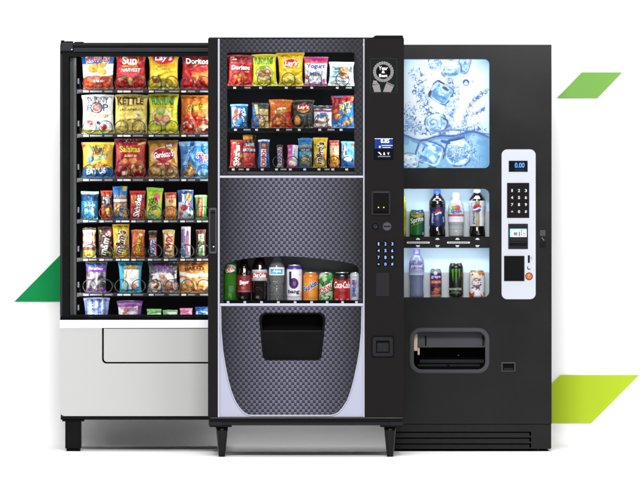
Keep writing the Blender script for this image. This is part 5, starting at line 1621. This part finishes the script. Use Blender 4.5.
B('cookie pack', 'white and light blue cookie packet with round cookie picture, rightmost on top shelf, middle machine', r1, 328.2, 354.4, 62.2, 86,
  [('f', 'e4ecf0'), ('r', .0, .34, .52, .62, '48a8d8'), ('r', .1, .66, .5, .8, '68a8cc'), ('c', .62, .54, 6.6, 6.6, 'c08858', 0), ('s', .46, .3, .78, .8, 9, .7, .7, ['50301c', '402414'], 4), ('r', .84, .56, .94, .84, '3c70a0'), ('n', 0, 0, 1, 1, 4, .64, 'f8fcfc', 3), ('e', .86, .3, 2, 1.6, 'a8c8dc'), ('s', .05, .05, .95, .25, 8, 1.4, .8, ['b8d0dc', '88b8d0', 'f0f0e8'], 5)],
  [('Cookie', .28, .72, 9, 2.6, '304860', {'bold': .03}), ('Soft', .26, .48, 8, 3, 'eaf8fc', {'bold': .04})])
r2 = 'second shelf'
B('snack bag', 'bright blue pastry pack with white and red print, leftmost on second shelf, middle machine', r2, 230.8, 247.8, 104, 128.6,
  [('f', '1c78c0'), ('b', .93, 1, '98c8e8', 0), ('r', .06, .30, .30, .88, 'e8e0e0'), ('c', .40, .62, 3.4, 5, 'd84848', 30), ('c', .24, .46, 2.8, 3.4, 'c87868', 20), ('l', .42, .42, .5, .8, .8, 'f0f0f0'), ('r', .06, .08, .24, .3, 'b8a8b0'), ('r', .8, .1, .94, .2, 'e0d0d8'), ('e', .64, .36, 3, 3.4, '2888d0'), ('l', .3, .1, .5, .12, .4, 'd0e0f0')],
  [('POP', .76, .66, 7, 4.0, 'e8f0f8', {'rot': -70, 'bold': .05}), ('TART', .76, .42, 8, 3.2, 'e8f0f8', {'rot': -70, 'bold': .05})], seal=.03, pinch=.02, T=.016)
B('snack bag', 'blue and clear bag of cheese sticks, second on second shelf, middle machine', r2, 251.4, 269.4, 103, 128.6,
  [('f', '303438'), ('r', .0, .02, .40, .84, '2c74c0'), ('r', .42, .02, .98, .76, 'e0c070'), ('p', [(.10, .94), (.32, .94), (.42, .4), (.3, .36)], 'e8d080'), ('r', .46, .10, .98, .22, 'd8b460'), ('b', .50, .53, '282828', .01), ('b', .26, .29, '383020', .01), ('r', .44, .76, 1, .97, '44484c'), ('r', .42, .28, .58, .62, 'c84840'), ('e', .2, .22, 1.6, 1.4, 'd83838'), ('n', .44, .02, .98, .76, 3, .62, 'f0dca0', 4)],
  [('Sticks', .56, .46, 10, 2.8, 'f8e8e0', {'rot': -76, 'bold': .04, 'out': 'b83030', 'ow': .06})], T=.018)
B('chip bag', 'orange and red bag of crunchy cheese snacks, third on second shelf, middle machine', r2, 268.2, 292.4, 99.6, 128.8,
  [('f', 'e8651a'), ('b', .76, 1, 'ec7c20', .06), ('n', .06, .84, .3, .94, 1.1, .5, 'f8d8b0', 3), ('r', .74, 0, 1, .6, 'c42418'), ('b', 0, .44, 'c82c1c', .05), ('s', .05, .06, .8, .46, 15, 3.6, 2, ['d83c1c', 'f08030', 'e85424', 'f4b070', 'b82418'], 4), ('e', .5, .62, 7.6, 3.2, 'f4e8d0', 10)],
  [('Cheetos', .5, .61, 15, 4.6, 'f4b020', {'bold': .06, 'out': '201008', 'ow': .08, 'rot': 10})], roll=1)
B('chip bag', 'black bag of potato chips with red and yellow oval, fourth on second shelf, middle machine', r2, 291.8, 314.6, 100, 128.8,
  [('f', '2e2e2c'), ('b', .93, 1, '483c34', .02), ('e', .52, .71, 7.0, 4.6, 'e8b018'), ('e', .52, .735, 6.6, 3.7, 'c8242c'), ('c', .22, .28, 3.7, 4.8, 'e89838', 10), ('r', .46, .1, .86, .46, '3c3c3a'), ('l', .36, .48, .64, .46, .7, 'a8a8a0'), ('s', .05, .03, .95, .08, 8, 1, .5, ['c8c0b0', '706c64'], 3)],
  [('Lay\u2019s', .52, .735, 11.5, 4.2, W, {'bold': .05, 'shear': .15})], roll=-1)
B('cookie pack', 'white packet with blue and red print lying back, fifth on second shelf, middle machine', r2, 312.8, 333, 105.8, 128.8,
  [('f', 'dce0e4'), ('b', .86, 1, '4c4c50', .02), ('b', .72, .82, 'b83c4c', .03), ('b', .76, .79, '3848a0', .01), ('e', .48, .54, 6.6, 3.6, '5878c0'), ('c', .52, .36, 7.4, 3.0, 'c09068', 12), ('e', .5, .40, 5.6, 1.6, 'f0e8e0'), ('e', .5, .56, 4.6, 1.8, '8ca0d4'), ('e', .14, .3, 1.8, 2, '8c3c3c'), ('b', .0, .08, 'c83c3c', .04), ('n', 0, 0, 1, .7, 3, .68, 'f8f8f8', 3)],
  [('Cake', .5, .57, 9, 2.4, '3050a0', {'bold': .02, 'rot': 8})])
B('snack bag', 'red and blue bag of small crackers with yellow letters, rightmost on second shelf, middle machine', r2, 331.6, 354.6, 96, 128.8,
  [('f', '2878c4'), ('b', .74, 1, 'b01c28', .05), ('r', 0, .3, .34, .8, 'a82028'), ('e', .60, .64, 6.6, 6.0, '2c68b8'), ('c', .26, .36, 3.6, 3.2, 'd88c40', 0), ('c', .14, .52, 2.8, 2.4, 'c87830', 0), ('e', .24, .6, 2.2, 1.6, 'c02428'), ('c', .66, .16, 3.6, 2.8, 'e0a040', 10), ('c', .88, .26, 2.4, 2.6, 'd89038', 0), ('b', 0, .10, '3c90d8', .03), ('n', .1, .04, .5, .14, 1.2, .5, 'd8e8f4', 4), ('e', .94, .9, 2, 2, 'd89860')],
  [('RITZ', .62, .70, 12.6, 5.8, 'f0d840', {'bold': .06, 'out': '1c4890', 'ow': .05, 'rot': 14}), ('BITS', .68, .52, 8, 3.2, 'f0d840', {'bold': .05, 'rot': 14})], roll=-1)
r3 = 'third shelf'
B('candy bag', 'red bag of fruit candies with white sideways lettering, leftmost on third shelf, middle machine', r3, 229.8, 243.2, 140.2, 168,
  [('f', 'cc1c20'), ('b', .92, 1, 'b81c20', 0), ('s', .3, .06, .98, .92, 22, 1.3, 1.2, ['e8c828', '48a840', 'e87820', '6a48a8', '3c78c8', 'f04848'], 3), ('e', .24, .9, 1.2, .9, 'f0e8e8')],
  [('Skittles', .5, .45, 20, 5.6, W, {'rot': 88, 'bold': .06, 'out': 'b01018', 'ow': .05})], T=.016, seal=.05)
B('snack bag', 'black and red jerky bag with orange top label, second on third shelf, middle machine', r3, 242.2, 255.4, 134.8, 168,
  [('f', '1c1a1c'), ('r', .04, .86, .74, .99, 'e89820'), ('r', .04, .84, .74, .87, 'a82c18'), ('b', .50, .58, 'd8d4d0', 0), ('b', .58, .66, '9c1c1c', 0), ('b', .0, .46, 'c43028', .0), ('n', 0, .02, 1, .44, 3, .55, 'dc5444', 3), ('p', [(.2, .84), (.6, .84), (.4, .76)], 'a82020'), ('n', .2, .66, .9, .76, 1.4, .5, 'b8b0b0', 5)],
  [('JACK', .55, .70, 8, 2.4, 'd0ccc8', {'bold': .04}), ('LINK\u2019S', .5, .54, 9.4, 2.2, '181414', {'bold': .05})], T=.016, seal=.04)
B('candy bar', 'blue and brown crisp chocolate bar with red sideways lettering, third on third shelf, middle machine', r3, 258, 270, 139.4, 168,
  [('f', '1c4ca4'), ('b', .93, 1, 'd8dce4', .01), ('p', [(.1, .88), (.92, .86), (.92, .54), (.1, .72)], '7c4828'), ('c', .5, .78, 2.4, 2, 'b88050', 0), ('r', .22, .05, .70, .66, 'f4ecec'), ('n', .72, .05, 1, .5, 2, .56, '4078c8', 3)],
  [('CRUNCH', .46, .35, 15.5, 4.2, 'd0202c', {'rot': 90, 'bold': .07})], T=.012, seal=.04)
B('candy bar', 'slim dark brown candy bar with blue sideways lettering, fourth on third shelf, middle machine', r3, 276.8, 283.4, 144.8, 168,
  [('f', '44281e'), ('r', .16, .12, .88, .88, 'dcd8e4'), ('r', .8, .14, .96, .84, 'c04838'), ('b', .0, .12, 'a89c98', .02)],
  [('SNICKERS', .46, .52, 16, 3.4, '283c98', {'rot': 88, 'bold': .07, 'shear': .2})], T=.010, seal=.05)
B('snack bar', 'pink and white snack pack, fifth on third shelf, middle machine', r3, 286.8, 298.2, 145, 168,
  [('f', 'e0409c'), ('r', .48, .08, .78, 1, 'dce8f0'), ('r', .0, .3, .48, .6, 'e878b8'), ('c', .40, .22, 3.6, 3, 'ecccb8', 0), ('r', .8, .1, 1, 1, 'b8d8e4'), ('e', .2, .8, 1.6, 1.4, '88b8e0'), ('b', 0, .08, 'd03490', .02)],
  [('Bar', .62, .7, 9, 2.4, '5898c0', {'rot': 90, 'bold': .04})], T=.012, seal=.03)
B('snack bag', 'blue bag of mixed nuts with yellow lettering, sixth on third shelf, middle machine', r3, 298.2, 312.6, 138, 168,
  [('f', '1c78bc'), ('b', .55, .66, '4c2c20', 0), ('b', .40, .55, '28a0cc', .0), ('s', .14, .08, .92, .42, 24, 1.9, 1.5, ['d8a868', 'b07840', 'e8c898', '905830', '58a050'], 3), ('b', .0, .07, '1c70b4', 0)],
  [('PLANTERS', .52, .745, 12.6, 2.3, 'f0c820', {'bold': .04}), ('NUT MIX', .5, .605, 9, 1.7, 'f0e0d8', {'bold': .02})], T=.016, seal=.05)
B('candy bag', 'yellow bag of peanut candies with dark sideways lettering, seventh on third shelf, middle machine', r3, 312.8, 327, 137.8, 168.2,
  [('f', 'f0c414'), ('s', .1, .1, .95, .8, 9, 1.2, 1.1, CND, 5), ('s', .6, .1, .95, .4, 4, 1.7, 1.4, ['d89840', 'f8e060'], 6)],
  [('m&m\u2019s', .46, .50, 21, 6.8, '50281c', {'rot': 84, 'bold': .08, 'out': 'f4ecdc', 'ow': .07})], T=.017, seal=.05)
B('snack bar', 'orange and cream cracker pack with red top, eighth on third shelf, middle machine', r3, 329.8, 339.4, 140.6, 168,
  [('f', 'f0c8a0'), ('b', .82, .99, 'd8402c', 0), ('b', .06, .48, 'e89830', .0), ('c', .5, .3, 3.4, 3.8, 'f0a838', 0), ('n', .1, .5, .9, .8, 2, .58, 'e8a888', 3), ('b', 0, .05, 'a86838', 0)],
  [('CRACKER', .5, .885, 7.6, 1.6, 'fce8dc', {'bold': .02})], T=.012, seal=.03)
B('snack bar', 'light blue crispy treat packet, rightmost on third shelf, middle machine', r3, 340.6, 354.8, 141.6, 168,
  [('f', '58a8dc'), ('b', .92, 1, '88c8ec', .02), ('b', 0, .30, '2468c0', .04), ('e', .5, .36, 4.8, 3.0, 'f0f0f4'), ('r', .14, .52, .34, .86, 'd0404c'), ('e', .84, .84, 2.2, 2, 'a06848'), ('n', 0, .4, 1, .95, 3, .6, '98d0f0', 3), ('p', [(.6, 0), (.94, .34), (1, .1)], '3880d4')],
  [('Krispies', .24, .69, 10, 2.4, 'f4f4fc', {'rot': 84, 'bold': .04})], T=.015, seal=.05)

# drinks of the middle machine
GD = 'drinks in the middle machine'
yd = .085
sod = [(.86, 0), (.95, .015), (.98, .05), (.98, .12), (.93, .19), (.96, .26), (1.0, .34), (1.0, .70), (.97, .76), (.84, .84), (.60, .905), (.42, .935), (.36, .95), (.36, .97)]
sod3 = [(.86, 0), (.95, .015), (.98, .05), (.98, .12), (.93, .19), (.96, .26), (1.0, .34), (1.0, .74), (.96, .80), (.84, .86), (.5, .93), (.36, .95), (.36, .97)]
sod2 = [(.86, 0), (.95, .015), (.98, .05), (.99, .12), (.99, .17), (.99, .22), (1.0, .28), (1.0, .54), (.95, .60), (.82, .68), (.62, .77), (.44, .85), (.38, .90), (.38, .94)]
bottle('soda_bottle', 'soda bottle', 'green soda bottle with red and white label, leftmost of the middle machine drinks', GD, yd, 223.4, 236.6, 254, 302.4, M['greensoda'], sod3,
       lab=(.60, .80, [('f', '205c24'), ('e', .5, .52, 6.0, 3.8, 'd8e8d8'), ('n', 0, 0, 1, 1, 2, .62, '3c8c3c', 2), ('b', 0, .08, '101c10', 0)], [('Mtn', .36, .72, 5, 2.6, '1c6c2c', {'bold': .06, 'rot': 14}), ('DEW', .54, .44, 9, 4.2, 'd02828', {'bold': .07, 'rot': 14, 'shear': .2, 'out': 'f4f4f4', 'ow': .06})]), cap=(.955, '2c9c3c', .40))
bottle('soda_bottle', 'soda bottle', 'dark cola bottle with deep red label, second of the middle machine drinks', GD, yd, 237.2, 250.8, 252, 302.4, M['cola'], sod2,
       lab=(.20, .54, [('f', '8c1c28'), ('b', .92, 1, '701420', 0), ('r', .88, 0, .9, 1, 'c05860'), ('b', .04, .10, 'b06068', 0)], [('Dr', .34, .58, 4, 4.0, 'f0e8e8', {'bold': .06, 'shear': .2, 'rot': 8}), ('Pepper', .56, .56, 8, 4.4, 'f0e8e8', {'bold': .06, 'shear': .2, 'rot': 8}), ('23', .42, .26, 3, 1.8, 'd8a0a8', {'bold': .03})]), cap=(.955, '7c1820', .40))
bottle('soda_bottle', 'soda bottle', 'dark cola bottle with silver and red label, third of the middle machine drinks', GD, yd, 251.8, 267.2, 247, 302.4, M['cola'], sod2,
       lab=(.39, .59, [('f', 'a8acb0'), ('b', .28, .72, 'c42028', 0), ('b', .0, .1, '8c9094', 0), ('b', .9, 1, 'c8ccd0', 0)], [('Diet Coke', .5, .50, 12, 4.0, W, {'bold': .05, 'shear': .2})]), cap=(.955, 'c8ccd0', .40))
bottle('water_bottle', 'water bottle', 'clear ribbed water bottle with light blue label in the middle machine', GD, yd, 269, 284.4, 250, 302.4, M['water'],
       [(.88, 0), (.96, .02), (.98, .06), (.88, .10), (.98, .14), (.87, .18), (.98, .22), (.87, .26), (.97, .30), (.84, .35), (.94, .40), (.98, .46), (1, .5), (1, .67), (.90, .72), (.62, .80), (.40, .87), (.34, .91), (.34, .96)],
       lab=(.52, .67, [('f', 'e4eef4'), ('r', .12, .14, .88, .80, '48b0e0'), ('n', .12, .14, .88, .5, 2.5, .55, '78c8ec', 3)], [('Aqua', .5, .5, 8, 3.2, 'f4fafc', {'bold': .05, 'shear': .2})]), cap=(.945, '3c7cc0', .36), soft=1)
can('tall white energy drink can with purple letter, fifth of the middle machine drinks', GD, yd, 286.6, 302.2, 264.4, 302.4,
    [('f', 'dcdce4'), ('b', .90, 1, '5c3ca8', 0), ('b', 0, .04, 'a8a8b0', 0), ('e', .46, .52, 4.6, 5.4, '3c1c58'), ('e', .50, .52, 1.8, 2.2, '9c3c98'), ('r', .16, .56, .30, .84, '2c1448'), ('n', .8, .0, 1, .8, 3, .55, 'e8b0a0', 3), ('b', .14, .17, 'b8a8c8', .0)],
    [('bang', .46, .285, 10.5, 4.6, '2c2440', {'bold': .06}), ('ENERGY', .5, .12, 7, 1.2, '8c88a0', {})], name='tall_drink_can')
can('orange soda can with blue and white lettering in the middle machine', GD, yd, 303, 318.2, 272, 302.4,
    [('f', 'ec8420'), ('e', .4, .6, 5, 6, 'f4a828'), ('e', .6, .3, 4, 3.4, 'f0a030'), ('n', 0, 0, 1, 1, 4, .6, 'f49428', 3), ('b', .0, .06, 'd86c18', 0), ('b', .06, .10, 'f0c8a0', 0)],
    [('Sunkist', .5, .56, 14, 5.0, '2848a0', {'bold': .07, 'rot': 32, 'out': 'f4f0f0', 'ow': .05})])
can('green, white and red soda can in the middle machine', GD, yd, 318.8, 333, 272, 302.4,
    [('f', '3c8c38'), ('n', 0, 0, 1, 1, 3, .52, 'a8c8a0', 3), ('b', .0, .12, '48b04c', .04), ('p', [(.1, .26), (.9, .54), (.92, .72), (.1, .44)], 'd8e0d8'), ('e', .6, .2, 3, 3, 'b8c0b8'), ('e', .84, .88, 2.4, 2, '58b048'), ('p', [(0, .78), (.4, 1), (0, 1)], 'd0d8d0'), ('n', .1, .1, .9, .25, 1.6, .6, '284828', 7)],
    [('MTN', .5, .66, 9, 3.4, '205c28', {'bold': .07, 'rot': 26}), ('DEW', .5, .46, 12, 4.4, 'd02c30', {'bold': .08, 'rot': 24, 'shear': .2, 'out': 'f4f4f4', 'ow': .05})])
can('red cola can with black top and white script, in the middle machine', GD, yd, 333.6, 350.4, 272, 302.4,
    [('f', 'c41c24'), ('b', .82, 1, '1c1c1c', 0), ('e', .5, .84, 6.4, 2.6, '1c1c1c'), ('b', .0, .05, '9c1018', 0), ('n', .1, .06, .9, .13, 1.4, .55, 'e0a0a0', 3)],
    [('Coca-Cola', .5, .60, 15.2, 6.4, 'f8f0f0', {'bold': .035, 'shear': .3}), ('ZERO', .52, .32, 8, 2.8, '381014', {'bold': .05})])
can('silver diet cola can with blue sideways lettering, rightmost of the middle machine drinks', GD, yd, 349.6, 362.0, 272, 302.4,
    [('f', 'a4acb8'), ('b', .9, 1, 'c8ccd0', 0), ('r', .16, .14, .54, .84, '7c90b8'), ('e', .36, .66, 2.2, 2.4, 'c83848'), ('n', 0, 0, 1, 1, 4, .62, 'b8c0c8', 3)],
    [('pepsi', .36, .48, 16, 3.8, '2c4c9c', {'rot': 90, 'bold': .06})])

# ================================================================== goods in the drinks machine (right)
GE = 'drinks on display in the right machine'
ye = Y3 + .072
GL = M['yellowsoda']
bottle('soda_bottle', 'soda bottle', 'yellow-green drink bottle half hidden at the left edge of the right machine window', GE, ye, 392.6, 406.2, 190, 236.4, GL, sod,
       lab=(.30, .62, [('f', 'd8e028'), ('n', 0, 0, 1, 1, 3, .55, 'b8c020', 3)], []), cap=(.955, 'e0d020', .40))
can('green soda can with white lettering and yellow lemon mark on the upper display shelf', GE, ye, 409.6, 424.6, 209.6, 236.4,
    [('f', '18803c'), ('b', .86, 1, '2c60a8', 0), ('b', .0, .04, '0c5828', 0), ('r', .82, .1, 1, .9, '1c5c80'), ('e', .5, .83, 6.2, 2.6, 'f4c828'), ('e', .36, .9, 4, 2, '18803c'), ('b', .86, .92, '88a8c8', 0), ('p', [(.1, .48), (.8, .66), (.8, .72), (.1, .54)], '2c9c50'), ('l', .1, .40, .86, .56, .4, 'c8a038'), ('r', .86, .06, .94, .16, 'e8e8e8')],
    [('Sprite', .48, .62, 12.6, 6.2, 'f4f8f8', {'bold': .05, 'rot': 14, 'shear': .2, 'out': '0c3c68', 'ow': .04})])
pep = [(.84, 0), (.94, .015), (.97, .05), (.97, .13), (.88, .20), (.92, .27), (.94, .34), (.88, .42), (.86, .50), (.90, .56), (.98, .64), (1.0, .70), (.95, .76), (.72, .82), (.46, .88), (.38, .91), (.38, .94)]
def globe(u, v, r): return [('e', u, v, r, r, 'f4f4f8'), ('p', None, None)]
def pepsi_globe(cu, cv, r, W_, H_):
    """red over white over blue roundel"""
    n = 20
    red = [(cu + r / W_ * math.cos(R(a)), cv + r / H_ * math.sin(R(a))) for a in np.linspace(8, 196, n)] + [(cu - .2 * r / W_, cv + .0 * r / H_), (cu + .35 * r / W_, cv + .30 * r / H_)]
    blue = [(cu + r / W_ * math.cos(R(a)), cv + r / H_ * math.sin(R(a))) for a in np.linspace(215, 345, n)] + [(cu + .5 * r / W_, cv - .1 * r / H_), (cu - .1 * r / W_, cv - .42 * r / H_)]
    return [('e', cu, cv, r, r, 'f6f6fa'), ('p', red, 'd82c34'), ('p', blue, '2450b0')]
bottle('soda_bottle', 'soda bottle', 'dark cola bottle with navy label and blue cap on the upper display shelf', GE, ye, 428.8, 445.6, 189.4, 236.4, M['cola'], pep,
       lab=(.22, .62, [('f', '1c3478'), ('r', 0, .1, .14, .9, '142858'), ('r', .12, .1, .26, .7, '6878a8'), ('r', .86, .2, .94, .5, 'c0c8dc'), ('b', 0, .04, '101c44', 0)] + pepsi_globe(.55, .70, 3.9, 16.4, 18.8), [('pepsi', .2, .42, 9, 2.4, 'd8e0f0', {'rot': 90, 'bold': .04})]), cap=(.90, '2850b0', .42))
bottle('water_bottle', 'water bottle', 'clear bottle with white and pink fruit label and white cap on the upper display shelf', GE, ye, 448.2, 463.8, 193, 236.4, M['water_pale'],
       [(.90, 0), (.97, .02), (.94, .06), (.98, .10), (.92, .14), (.98, .19), (.92, .23), (.98, .28), (1, .32), (1, .68), (.94, .73), (.74, .80), (.46, .86), (.38, .89), (.38, .92)],
       lab=(.33, .72, [('f', 'd0e8f0'), ('b', .0, .36, 'f4f4f8', 0), ('b', .34, .46, 'd84c84', .01), ('e', .56, .84, 3.2, 3.0, 'e8486c'), ('e', .34, .82, 1.8, 2.2, '98c838'), ('e', .26, .9, 1.3, 1.2, 'b8d848')], [('Splash', .5, .62, 10, 3.6, '2c58a8', {'bold': .05, 'shear': .15}), ('Berry', .5, .51, 7, 2, 'c03c78', {'bold': .03})]), cap=(.87, 'eef2f6', .40))
bottle('soda_bottle', 'soda bottle', 'dark cola bottle with silver and tan label on the upper display shelf, at the right', GE, ye, 468.8, 485.4, 189.4, 236.4, M['cola'], pep[:10] + [(1.0, .70), (1.0, .76), (.95, .80), (.6, .88), (.44, .91), (.40, .94)],
       lab=(.22, .76, [('f', 'd8dce4'), ('r', .38, .0, .62, 1, 'c0a478'), ('r', .66, .0, .86, 1, 'f0f4fc'), ('r', .14, .1, .2, .9, 'a8b0c8'), ('r', .62, 0, .66, 1, '88826c')] + pepsi_globe(.5, .70, 4.2, 16.6, 25.4), [('pepsi', .28, .34, 13, 3.0, '5060a0', {'rot': 90, 'bold': .05})]), cap=(.93, 'c8ccd4', .42))
wat = [(.88, 0), (.95, .02), (.96, .08), (.90, .16), (.93, .26), (.90, .36), (.96, .44), (1, .48), (1, .72), (.92, .78), (.66, .85), (.46, .88), (.42, .90), (.42, .93)]
bottle('water_bottle', 'water bottle', 'blue tinted water bottle with lilac label and purple cap, leftmost on lower display shelf', GE, ye, 409.2, 424, 249, 297.4, M['water_blue'], wat,
       lab=(.46, .73, [('f', 'b0b0e4'), ('g', .0, 'e0ecf8', .3, 'a8b4e4'), ('n', 0, .4, 1, 1, 3, .5, '8c7ccc', 3), ('b', .55, .8, '9888d0', .02)], [('propel', .5, .68, 11, 3.6, 'f4f0fc', {'bold': .06, 'shear': .15}), ('GRAPE', .6, .42, 7, 1.8, 'e8e8fc', {'bold': .03})]), cap=(.885, '5c58b8', .46))
can('slim purple and orange fruit drink can on the lower display shelf', GE, ye, 430, 441.6, 268.8, 297.4,
    [('f', '5c2c80'), ('b', .88, 1, '9c9ca8', 0), ('e', .46, .88, 2.0, 1.8, 'e0e0e4'), ('b', .5, .62, 'd8782c', .04), ('b', .38, .5, '7c2c58', .03), ('e', .5, .24, 3.6, 2.8, 'e89038'), ('e', .86, .32, 1.6, 1.6, '48a058'), ('b', .0, .10, 'c0a078', .02), ('e', .2, .3, 2, 2.4, '3c1c48'), ('n', .1, .12, .9, .4, 2, .62, 'c84c50', 3)],
    [('grape', .5, .73, 9, 2.8, 'e8d8f0', {'bold': .05}), ('JUICE', .52, .55, 8.6, 2, 'fce4c0', {'bold': .05})], name='slim_drink_can')
can('tall black energy drink can with green claw mark on the lower display shelf', GE, ye, 448.8, 463.2, 262.6, 297.4,
    [('f', '141614'), ('b', .93, 1, '2c302c', 0), ('p', [(.16, .84), (.34, .86), (.32, .60), (.28, .44), (.24, .62), (.2, .76)], '62c028'), ('p', [(.40, .84), (.56, .86), (.52, .56), (.50, .36), (.46, .6), (.46, .76)], '6acc2c'), ('p', [(.64, .84), (.80, .86), (.76, .62), (.72, .46), (.70, .64), (.68, .76)], '62c028'), ('r', .88, .6, .94, .76, 'a84838'), ('l', .1, .13, .8, .13, .3, '88b058'), ('b', 0, .04, '2c2c2c', 0)],
    [('MONSTER', .46, .25, 12, 2.2, 'd8dcd8', {'bold': .04}), ('ENERGY', .46, .17, 8, 1.2, '6cb838', {'bold': .02})], name='tall_drink_can')
can('white soda can with orange and navy splash on the lower display shelf', GE, ye, 469, 484.8, 270.4, 297.4,
    [('f', 'f0eff2'), ('n', 0, .84, 1, 1, 3, .48, 'f08c28', 3), ('b', .95, 1, 'f0a848', .01), ('e', .48, .55, 4.8, 4.8, '3c3470'), ('n', .2, .4, .78, .75, 2, .5, 'e86c38', 5), ('n', .2, .36, .78, .75, 1.6, .6, 'd8d8e4', 9), ('n', 0, 0, .32, .22, 2.6, .42, 'e85428', 4), ('n', .72, 0, 1, .2, 2.6, .46, 'f07830', 8), ('s', .2, .3, .8, .44, 6, 1.2, .8, ['e86c38', '4c4488'], 6)],
    [('fizz', .48, .58, 8, 4, 'f4f0f4', {'bold': .06, 'rot': 10, 'shear': .15})])

for o in bpy.data.objects:
    if 'base' in o: del o['base']
